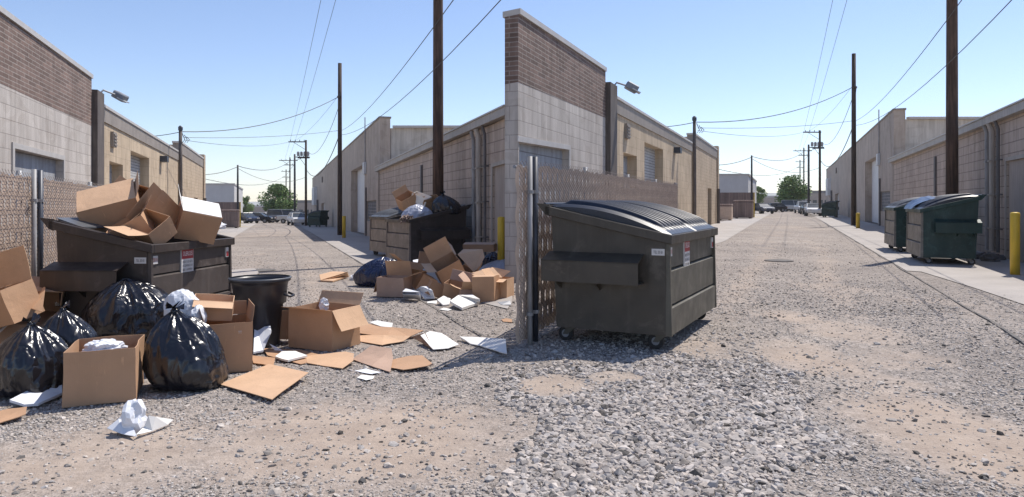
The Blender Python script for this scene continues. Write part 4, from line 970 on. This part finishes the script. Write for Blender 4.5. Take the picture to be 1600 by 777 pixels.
box_at('low brown box with a taped lid behind the pile', 750, 387, 16.4, (0, 0, -6), .72, .5, .16, (('f', -86, .4),), m='card_dark', mflap='card_pink')
box_at('small kraft carton standing between foam dish and torn flap box', 680, 452, 12.9, (0, 22, 20), .28, .22, .26, (), m='card_dark')
box_at('squat tan box wedged low between carton and upright box', 735, 462, 12.6, (0, 4, 12), .4, .34, .24, (('f', 40, .2), ('l', 70, .18)), m='card_pink', mflap='card_light')
box_at('small tan box peeking out behind the balanced box', 728, 432, 14.4, (10, 20, -25), .36, .3, .3, (('b', 30, .2),), m='card', mflap='card_light')
box_at('tan box on the gravel behind the gaping box', 640, 420, 15.0, (0, 8, 30), .45, .35, .3, (('l', 60, .25),), m='card', mflap='card_light')
flat('tan sheet lying across the right end of the pile', [(733, 428, .42), (770, 418, .5), (798, 424, .45), (785, 434, .34), (750, 436, .34)], 'card_light')
flat('broad rounded tan sheet standing behind the balanced box', [(715, 398, .70), (724, 390, .78), (754, 390, .78), (757, 402, .68), (750, 416, .5), (740, 426, .35)], 'card_light')
flat('pointed tan flap rising highest from the box pile', [(686, 401, .66), (694, 380, .88), (700, 378, .9), (706, 384, .84), (713, 398, .70)], 'card_light')
flat('pale grey board leaning between dumpster and pile', [(645, 407, .45), (664, 404, .48), (668, 420, .3), (649, 424, .25)], 'paper')
flat('white foam dish half covered in front of the gaping box', [(650, 455, .10), (658, 450, .2), (668, 450, .2), (676, 457, .16), (679, 467, .03), (664, 468, .02)], 'foam', th=.03, name='foam_tray', cat='foam tray')
flat('white foam block beside the foam dish', [(629, 460, .14), (634, 455, .16), (656, 461, .14), (657, 468, .02), (630, 466, .02)], 'foam', th=.05, name='foam_piece')
flat('flat white carton lid on the gravel before the pile', [(703, 474, .09), (716, 465, .12), (738, 464, .12), (750, 471, .09), (748, 476, .02), (722, 485, .01)], 'white_card', th=.04, name='foam_tray', cat='foam tray')
flat('white board scrap left of the flat carton lid', [(683, 470, .08), (693, 464, .1), (704, 468, .07), (702, 477, .01), (692, 478, .01)], 'white_card', th=.02, name='foam_piece')
flat('small white scrap on gravel below the carton lid', [(686, 484, .01), (694, 481, .01), (706, 484, .01), (700, 486, .0)], 'white_card', th=.004, name='paper_scrap')
flat('tiny white scrap left of the board scrap', [(667, 472, .01), (683, 470, .02), (682, 475, .01), (668, 474, .0)], 'white_card', th=.004, name='paper_scrap')
flat('white card flap at the foot of the right end box', [(777, 473, .05), (797, 471, .06), (799, 477, .02), (784, 477, .01)], 'white_card', th=.01)
flat('small tan scrap alone near the right end of the gravel', [(783, 500, .01), (790, 498, .02), (800, 499, .02), (800, 504, .0), (786, 503, .0)], 'card', th=.005)
# contents of near open dumpster
Y0 = 8.7
box_at('large tan carton with lit top bulging over the left of the brown dumpster', 176, 330, 8.9, (26, -16, 22), .66, .52, .42, (('f', -84, .5), ('r', 30, .16)), m='card', mflap='card_light')  # lighter flap colour puts sunlight onto the carton top
box_at('wide open tan carton with its dark inside facing forward on the dumpster', 228, 334, 9.1, (54, 10, -28), .62, .54, .44, (('l', 30, .18), ('r', 10, .2)), m='card', mflap='card')
box_at('tan carton with bright sunlit top at the dumpster right end', 308, 346, 9.3, (24, 12, 34), .48, .42, .40, (('f', -88, .42), ('l', 25, .2)), m='card', mflap='white_card')  # white flap colour stands in for sunlight on a tan top
box_at('folded tan carton resting on the front rim of the brown dumpster', 236, 358, 8.55, (40, 15, -20), .40, .34, .26, (('f', 50, .28),), m='card', mflap='card_light')
box_at('squashed tan carton with torn mouth at the rim left of centre', 204, 358, 8.6, (20, -30, 10), .46, .3, .24, (('r', 60, .2),), m='card', mflap='card')
crumple('pale scrunched paper between cartons on the dumpster rim', atY(335, 358, 9.9), .18, .14, .09, 31)
# contents of far heaped dumpster
q = atY(640, 320, 20.8)
box_at('orange tan carton sticking up from the heaped far dumpster', 636, 315, 21.2, (20, -30, 30), .5, .4, .4, (('b', 20, .2),), m='card', mflap='card_light')
box_at('pale open carton between orange carton and black bag', 658, 311, 21.3, (10, 20, -14), .5, .4, .26, (), m='white_card')
box_at('brown carton lying behind the grey bag on the far dumpster', 672, 318, 21.4, (25, -10, 20), .55, .42, .34, (('f', 40, .2),), m='card', mflap='card_light')
bag('grey translucent bag slumped over the far dumpster rim', 650, 347, 46, 28, 37, m='bag_clear', knot=False, Y=20.4, depth=.7)
bag('glossy black bag with upright ear on the far heaped dumpster', 699, 336, 46, 32, 41, m='bag_black', knot=True, Y=20.6, lean=(-.35, 0), depth=.8)
mb = MB(); c = atY(637, 342, 20.35)
for i in range(26): mb.tube([c+Vector((random.uniform(-.17, .17), random.uniform(-.1, .05), random.uniform(-.1, .12))), c+Vector((random.uniform(-.2, .2), -.3, random.uniform(-.12, .12)))], .018, 5)
tag(mb.build('stick_bundle', 'brown_boards'), 'bundle of brown sticks poking over the far dumpster rim', 'sticks')
# blue cover on clean alley dumpster
c = atY(1448, 321, 19.0)
mb = MB().grid(lambda a, b: (c.x-.42+.95*a+.3*b, c.y+.9*b, c.z-.10+.20*math.sin(PI*a)**.5*(.6+.4*b)+.25*a-.0+.02*noise.noise(Vector((a*6, b*5, 1)))), 24, 16)
tag(mb.build('blue_cover', 'lid_blue', smooth=True), 'faded blue plastic cover bulging on the nearer green dumpster', 'cover')
for u, v, fr, lb in ((1217, 408, FR_, 'clean'), (1211, 408, FL, 'littered')):
    c = fr.G(u, v); o = MB().lathe([(.0, .0), (.38, .0), (.38, .02), (.34, .024), (.0, .022)], 28, c, close=False).build('manhole_cover', 'seam'); tag(o, 'round dark iron manhole cover set in the gravel of the '+lb+' alley', 'manhole cover')
flat('pale concrete slab edge showing beyond the trash can', [(352, 424, .01), (398, 421, .03), (404, 427, .03), (398, 437, .01), (352, 446, .0)], 'concrete', th=.03, name='concrete_slab', cat='slab')
# dark debris by right wall
for i, (u, v, s_) in enumerate(((1532, 405, .20), (1548, 409, .24), (1561, 407, .16))):
    crumple('dark grey rubble lump, number %s along the wall foot of the clean alley' % ('one', 'two', 'three')[i], FR_.G(u, v), s_*1.2, s_, s_*.8, 51+i, m='pipe_dark', name='rubble_lump', cat='rubble', group='rubble lumps at the wall foot', sub=3)
    COL.objects[-1]['label'] = ('leftmost', 'middle', 'rightmost')[i]+' dark rubble lump at the wall foot behind the nearer green dumpster'

# ------------------------------------------------------------------ cars
def car(label, p, rz, m, kind='car', group=None):
    T = thing('parked_'+kind, label, kind, p, (0, 0, rz), group)
    L, Wd = {'car': (4.5, 1.8), 'van': (5.2, 2.0), 'truck': (5.4, 1.95)}[kind]
    if kind == 'car':
        lower = [(-2.2, .35), (-2.25, .75), (-1.9, .93), (-1.1, .97), (1.5, 1.0), (2.2, .95), (2.25, .4)]
        cab = [(-1.25, .96), (-.5, 1.42), (1.2, 1.46), (1.95, .98)]
    elif kind == 'van':
        lower = [(-2.55, .35), (-2.6, .8), (-2.0, 1.1), (2.5, 1.15), (2.58, .4)]
        cab = [(-2.05, 1.1), (-1.3, 1.85), (2.3, 1.95), (2.5, 1.14)]
    else:
        lower = [(-2.6, .4), (-2.65, .9), (-1.2, 1.05), (2.6, 1.08), (2.65, .45)]
        cab = [(-1.2, 1.05), (-.6, 1.68), (.5, 1.7), (.75, 1.07)]
    w = Wd/2
    MB().prism([Vector((x, -w, z)) for x, z in lower], (0, Wd, 0)).build('body', m, T, local=True, bevel=.07)
    top = max(z for _, z in cab)
    def cabin(ws, zs, dx):
        mb = MB(); n = len(cab); i0 = 0
        for sd in (-1, 1):
            for (x, z) in cab: mb.v.append(Vector((x*dx, sd*(w-.06-(.16 if z > 1.2 else 0))*ws, z if z < 1.2 else z*zs)))
        mb.f += [tuple(range(n)), tuple(range(n, 2*n))]+[(i, (i+1) % n, n+(i+1) % n, n+i) for i in range(n)]
        return mb
    cabin(1, .97, 1).build('window', 'dark_glass', T, local=True)
    xs = [x for x, z in cab if z > 1.2]
    MB().lo(min(xs)+.02, max(xs)-.02, -w+.2, w-.2, top*.97, top+.01).build('roof', m, T, local=True, bevel=.03)
    mb = MB()
    for (x0_, z0_), (x1_, z1_) in zip(cab, cab[1:]):
        pass
    for sd in (-1, 1):
        for f in (0, .45, 1):
            xb = cab[0][0]+(cab[-1][0]-cab[0][0])*f; xt = min(xs)+(max(xs)-min(xs))*f
            MB().tube([Vector((xb, sd*(w-.055), .97)), Vector((xt, sd*(w-.2), top*.98))], .045, 5).build('pillar', m, T, local=True)
    for sx in (-1, 1):
        for sd in (-1, 1):
            wl = MB().lathe([(.2, -.1), (.33, -.1), (.34, -.06), (.34, .06), (.33, .1), (.2, .1)], 18, (sx*L*.3, sd*(w-.06), .33), 'y').build('wheel', 'rubber', T, local=True)
            MB().lathe([(.03, -.105), (.19, -.104), (.19, .104), (.03, .105)], 12, (sx*L*.3, sd*(w-.06), .33), 'y').build('rim', 'galv', wl, local=True)
    for sd in (-1, 1):
        MB().box((-L/2+.0, sd*(w-.3), .72), (.08, .38, .16)).build('headlight', 'lamp_glass', T, local=True)
        MB().box((L/2+.0, sd*(w-.2), .78), (.06, .24, .2)).build('tail_light', 'tail_red', T, local=True)
    return T
for fr in (FL, FR_):
    W = fr.word; g = 'vehicles parked at the end of the '+W; th = fr.th
    R = fr is FR_
    front = -PI/2-th+PI   # heading so that -x (nose) looks towards the viewer
    def facing(a): return PI/2-th+a
    if R:
        L_ = [('dark blue hatchback parked left, before the narrow tree of the ', 1190, 98, .5, 'car_blue', 'car'), ('black car behind the blue hatchback at the end of the ', 1206, 112, -.9, 'car_black', 'car'),
              ('white car parked farther back, left of centre in the ', 1217, 130, .8, 'car_white', 'car'), ('silver car distant at the road end of the ', 1228, 140, 1.3, 'car_silver', 'car'),
              ('silver van parked before the big tree of the ', 1246, 118, 1.1, 'car_silver', 'van'), ('white truck parked near the thin black pole of the ', 1256, 102, .15, 'car_white', 'truck'),
              ('black car just behind the white hatchback of the ', 1264, 92, .1, 'car_black', 'car'), ('white hatchback parked beside the small green dumpster of the ', 1271.5, 82, .05, 'car_white', 'car')]
    else:
        L_ = [('dark blue hatchback parked left, before the narrow tree of the ', 1188, 98, .5, 'car_blue', 'car'), ('black car behind the blue hatchback at the end of the ', 1206, 100, 1.2, 'car_black', 'car'),
              ('white car parked right of the black car in the ', 1218, 118, .9, 'car_white', 'car'), ('black car before the foot of the big tree in the ', 1238, 120, 1.3, 'car_black', 'car'),
              ('silver van parked before the big tree of the ', 1249, 104, 1.25, 'car_silver', 'van'), ('silver truck parked by the thin black pole of the ', 1268, 96, 1.1, 'car_silver', 'truck'),
              ('low white car parked beside the small green dumpster of the ', 1268, 84, .15, 'car_white', 'car')]
    for lb, u, Y, a, m, kd in L_:
        car(lb+W, fr.GY(u, Y), facing(a), m, kd, g)

# ------------------------------------------------------------------ ground
def blob_mask():
    L_ = []
    def B(u, v, ru, rv, a=1.0):
        c = at(u, v); e = at(u+ru, v); f0 = at(u, v-rv); f1 = at(u, v+rv); L_.append((c.x, (f0.y+f1.y)/2, abs(e.x-c.x), abs(f0.y-f1.y)/2, a))
    B(560, 700, 290, 75, 1.0); B(140, 720, 230, 70, .8); B(380, 650, 170, 25, .35); B(620, 640, 130, 22, .5)
    B(1530, 700, 140, 90, 1.0); B(1440, 640, 80, 40, .8); B(1270, 560, 75, 30, .8); B(1240, 495, 40, 12, .8); B(1380, 600, 80, 20, .5); B(1400, 560, 90, 24, .5)
    B(860, 602, 60, 18, .9); B(1100, 545, 50, 22, .5); B(1150, 480, 60, 12, .35); B(1480, 480, 60, 20, .3); B(1340, 520, 80, 20, .7); B(1300, 450, 60, 10, .5); B(700, 700, 120, 60, .8); B(960, 590, 60, 14, .5)
    return L_
BL = np.array(blob_mask())
def dirt_at(x, y):
    d = np.zeros_like(x)
    for cx, cy, rx, ry, a in BL:
        q = ((x-cx)/rx)**2+((y-cy)/ry)**2; d = np.maximum(d, a*np.clip((1.6-q)*.75, 0, 1))
    for fr, side in ((FL, -1), (FR_, 1)):
        tt = x*fr.c-y*fr.s; m = np.clip((y-7)/5, 0, 1)*(((x < 0) & (side < 0)) | ((x >= 0) & (side > 0)))
        for tc in (-.75, .85): d = np.maximum(d, .55*np.exp(-((tt-tc-.12*np.sin(y*.35))/.26)**2)*m)
    return d
def vnoise(x, y, s, seed=0):
    xs, ys = x*s, y*s; xi = np.floor(xs).astype(np.int64); yi = np.floor(ys).astype(np.int64); fx = xs-xi; fy = ys-yi
    fx = fx*fx*(3-2*fx); fy = fy*fy*(3-2*fy)
    def h(a, b):
        n = (a*374761393+b*668265263+seed*982451653) & 0xffffffff; n = ((n ^ (n >> 13))*1274126177) & 0xffffffff; return ((n ^ (n >> 16)) & 0xffff)/65535.0
    return (h(xi, yi)*(1-fx)+h(xi+1, yi)*fx)*(1-fy)+(h(xi, yi+1)*(1-fx)+h(xi+1, yi+1)*fx)*fy
def gz_np(x, y):
    y = np.maximum(y, 0); t = np.clip((x/np.maximum(y, 1)+.1)/.2, 0, 1); return -(KL+(KR-KL)*t*t*(3-2*t))*y
def relief(x, y):
    near = np.clip((12.0-y)/3, 0, 1)*np.clip((y-1)/1, 0, 1)
    r = (vnoise(x, y, 1.1, 1)-.5)*.020+(vnoise(x, y, 3.7, 2)-.5)*.012+(vnoise(x, y, 9, 3)-.5)*.006
    return r*near-.006*near
def axis(dense0, dense1, step, lo, hi):
    a = list(np.arange(dense0, dense1, step)); s = step; x = dense1
    while x < hi: a.append(x); s *= 1.18; x += s
    a.append(hi); s = step; x = dense0-step; b = []
    while x > lo: b.append(x); s *= 1.18; x -= s
    b.append(lo); return np.array(b[::-1]+a)
xs = axis(-6.5, 9, .05, -1000, 1000); ys = axis(2.5, 14, .05, -60, 1100)
# resample the far part more densely in y so the slope blend stays smooth
gx, gy = np.meshgrid(xs, ys, indexing='ij'); zz = gz_np(gx, gy)+relief(gx, gy)
nx, ny = gx.shape; co = np.stack([gx, gy, zz], -1).reshape(-1, 3)
I = np.arange(nx*ny).reshape(nx, ny); faces = np.stack([I[:-1, :-1], I[1:, :-1], I[1:, 1:], I[:-1, 1:]], -1).reshape(-1, 4)
def np_mesh(name, co, faces, smooth):
    me = bpy.data.meshes.new(name); me.vertices.add(len(co)); me.vertices.foreach_set('co', co.astype(np.float32).ravel())
    k = faces.shape[1]; me.loops.add(faces.size); me.loops.foreach_set('vertex_index', faces.astype(np.int32).ravel())
    me.polygons.add(len(faces)); me.polygons.foreach_set('loop_start', np.arange(0, faces.size, k, dtype=np.int32)); me.polygons.foreach_set('loop_total', np.full(len(faces), k, dtype=np.int32))
    me.polygons.foreach_set('use_smooth', np.full(len(faces), smooth)); me.update(); return me
me = np_mesh('ground', co, faces, True)
at_ = me.attributes.new('dirt', 'FLOAT', 'POINT'); at_.data.foreach_set('value', (dirt_at(gx.ravel(), gy.ravel())*.40).astype(np.float32))
o = bpy.data.objects.new('ground', me); COL.objects.link(o); me.materials.append(MATS['ground']); tag(o, 'gravel and dirt ground of the two alleys', None, None, 'structure')
# stones
def stones(name, label, pts, size, tone, flatk=.62):
    n = len(pts); bm = bmesh.new(); bmesh.ops.create_icosphere(bm, subdivisions=1, radius=1)
    base = np.array([v.co[:] for v in bm.verts]); fc = np.array([[v.index for v in f.verts] for f in bm.faces]); bm.free()
    V = rng.normal(0, .17, (n, len(base), 3))+base[None]
    sc_ = rng.uniform(.65, 1.25, (n, 3)); V *= sc_[:, None, :]
    a = rng.uniform(0, 6.283, n); b = rng.uniform(-.6, .6, n); ca, sa, cb, sb = np.cos(a), np.sin(a), np.cos(b), np.sin(b)
    V[:, :, 2] *= flatk
    y2 = V[:, :, 1]*cb[:, None]-V[:, :, 2]*sb[:, None]; z2 = V[:, :, 1]*sb[:, None]+V[:, :, 2]*cb[:, None]
    x3 = V[:, :, 0]*ca[:, None]-y2*sa[:, None]; y3 = V[:, :, 0]*sa[:, None]+y2*ca[:, None]
    P = np.stack([x3, y3, z2], -1)*size[:, None, None]
    P[:, :, 0] += pts[:, 0][:, None]; P[:, :, 1] += pts[:, 1][:, None]; P[:, :, 2] += (gz_np(pts[:, 0], pts[:, 1])+relief(pts[:, 0], pts[:, 1])+size*flatk*.2)[:, None]
    fcs = (fc[None]+(np.arange(n)*len(base))[:, None, None]).reshape(-1, 3)
    me = np_mesh(name, P.reshape(-1, 3), fcs, False)
    c = me.attributes.new('tone', 'FLOAT_COLOR', 'POINT'); cc = np.repeat(np.concatenate([tone, np.ones((n, 1))], 1), len(base), 0)
    c.data.foreach_set('color', cc.astype(np.float32).ravel())
    o = bpy.data.objects.new(name, me); COL.objects.link(o); me.materials.append(MATS['stone']); tag(o, label, 'gravel', None, 'stuff'); return o
def tones(n, dark=.12):
    v = rng.normal(.385, .07, n).clip(.18, .62); k = rng.random(n) < dark; v[k] *= rng.uniform(.2, .5, k.sum())
    w = rng.normal(0, .02, n); return np.stack([v*(1.07+w), v*.957, v*(.855-w)], -1).clip(.01, .8)
# fine gravel everywhere near, thinner on dirt and with distance
N = 260000
y = 3.0+(rng.random(N)**1.5)*12.0; x = rng.uniform(-1, 1, N)*(.86*y+.6)
dm = dirt_at(x, y)*1.1+(vnoise(x, y, 1.3, 5)-.5)*1.0+(vnoise(x, y, 4, 6)-.5)*.7
k = rng.random(N) < np.clip(.95-dm*1.35, .10, .9)*np.clip((14.5-y)/7, 0, 1)*np.clip(.35+vnoise(x, y, .9, 31), 0, 1); x, y, dm = x[k], y[k], dm[k]
sz = rng.lognormal(math.log(.0070), .40, len(x)).clip(.003, .02)*(.8+.045*y)
stones('fine_gravel', 'fine loose gravel scattered over both alleys', np.stack([x, y], -1), sz, tones(len(x), .14))
N = 60000
y = 10.0+(rng.random(N)**1.3)*22.0; x = rng.uniform(-1, 1, N)*(.80*y)
tr = x*FR_.c-y*FR_.s; tl = x*FL.c-y*FL.s
ok = ((x > 0) & (tr > -2.9) & (tr < 2.35)) | ((x <= 0) & (tl > -2.9) & (tl < 2.35))
k = ok & (rng.random(N) < np.clip((34-y)/20, 0, 1)) & (vnoise(x, y, .5, 41) > .3); x, y = x[k], y[k]
sz = rng.lognormal(math.log(.011), .35, len(x)).clip(.006, .026)
stones('road_gravel', 'sparse loose gravel thinning out down both alley lanes', np.stack([x, y], -1), sz, tones(len(x), .3))
# coarse crushed stone in the foreground of the clean alley
N = 60000
y = rng.uniform(3.2, 8.6, N); x = rng.uniform(-.25, 4.5, N)
g1 = at(1330, 560); 
edge = np.where(y < 5.9, -.10+.47*y+ (vnoise(x, y, 1.3, 9)-.5)*.5, .9+.28*y+(vnoise(x, y, 1.3, 9)-.5)*.9)
dm = dirt_at(x, y)+(vnoise(x, y, 2.2, 5)-.5)*.5
k = (x < edge) & (dm < .5) & (x > -.05+.12*(vnoise(x, y, 2, 4)-.5)*2+0*y) & (rng.random(N) < np.clip(1.0-(y-5.6)/1.6+(vnoise(x, y, 1.5, 8)-.5)*1.2, 0.04, 1))
x, y = x[k], y[k]
sz = rng.lognormal(math.log(.0185), .36, len(x)).clip(.008, .042)
stones('coarse_gravel', 'coarse crushed grey stone across the near foreground of the clean alley', np.stack([x, y], -1), sz, tones(len(x), .10)*np.array([.98, .98, .99]))
N = 9000
y = 3.2+rng.random(N)**1.3*8; x = rng.uniform(-1, 1, N)*(.86*y+.4)
m_ = vnoise(x, y, 1.0, 12) > .45; right = (x > .6)
k = m_ | (rng.random(N) < .25); x, y = x[k], y[k]
sz = rng.lognormal(math.log(.014), .38, len(x)).clip(.007, .038)
stones('loose_pebbles', 'loose larger pebbles dotted over the dirt of both alleys', np.stack([x, y], -1), sz, tones(len(x), .18))
# hills
mb = MB(); n = 120
for i in range(n+1):
    X = -900+1800*i/n; hz = 13+5*noise.noise(Vector((X*.006, 1, 0)))+2*noise.noise(Vector((X*.03, 2, 0)))
    g = float(gz_np(np.array([X]), np.array([700.0]))[0]); mb.v += [Vector((X, 560, g-3)), Vector((X, 640, g+hz*.6)), Vector((X, 720, g+hz)), Vector((X, 900, g-6))]
for i in range(n):
    for j in range(3): mb.f.append((i*4+j, i*4+4+j, i*4+5+j, i*4+1+j))
tag(mb.build('hills', 'hill', smooth=True), 'low hazy hill ridge on the horizon', None, None, 'structure')
m, n, l, p = nt_new('haze_air'); n.remove(p)
pv = n.new('ShaderNodeVolumePrincipled'); pv.inputs['Color'].default_value = (1, 1, 1, 1); pv.inputs['Density'].default_value = .00028; pv.inputs['Anisotropy'].default_value = .2
l.new(pv.outputs[0], n['Material Output'].inputs['Volume']); MATS['haze'] = m
tag(MB().lo(-1010, 1010, -70, 1110, -16, 45).build('haze', 'haze'), 'thin pale haze in the air over the alleys', 'haze', None, 'stuff')
# ------------------------------------------------------------------ light, sky, camera
w = bpy.data.worlds.new('World'); sc.world = w; w.use_nodes = True; n = w.node_tree.nodes; l = w.node_tree.links
sky = n.new('ShaderNodeTexSky'); sky.sky_type = 'NISHITA'; sky.sun_disc = False
sun_dir = Vector((.42, .40, 1.0)).normalized()
sky.sun_elevation = math.asin(sun_dir.z); sky.sun_rotation = math.atan2(sun_dir.x, sun_dir.y)
sky.air_density = 1.0; sky.dust_density = .6; sky.ozone_density = 3.0; sky.altitude = 1200
l.new(mixc(n, l, 1.0, sky.outputs[0], (1.07, .985, .985), 'MULTIPLY'), n['Background'].inputs[0]); n['Background'].inputs[1].default_value = .15
sd = bpy.data.lights.new('sun', 'SUN'); sd.energy = 4.5; sd.angle = math.radians(.5); sd.color = (1, .94, .86)
so = bpy.data.objects.new('sun', sd); COL.objects.link(so); so.rotation_euler = sun_dir.to_track_quat('Z', 'Y').to_euler(); so.location = (10, 10, 30)
cd = bpy.data.cameras.new('camera'); co_ = bpy.data.objects.new('camera', cd); COL.objects.link(co_); sc.camera = co_
co_.location = (0, 0, H); co_.rotation_euler = (PI/2, 0, 0); cd.sensor_width = 36; cd.lens = 36*F/1600; cd.shift_y = -(388.5-VH)/1600; cd.clip_end = 6000; cd.clip_start = .05
sc.view_settings.view_transform = 'Standard'; sc.view_settings.look = 'None'; sc.view_settings.exposure = 0.24; sc.view_settings.gamma = 1
sc.render.resolution_x = 1024; sc.render.resolution_y = 497
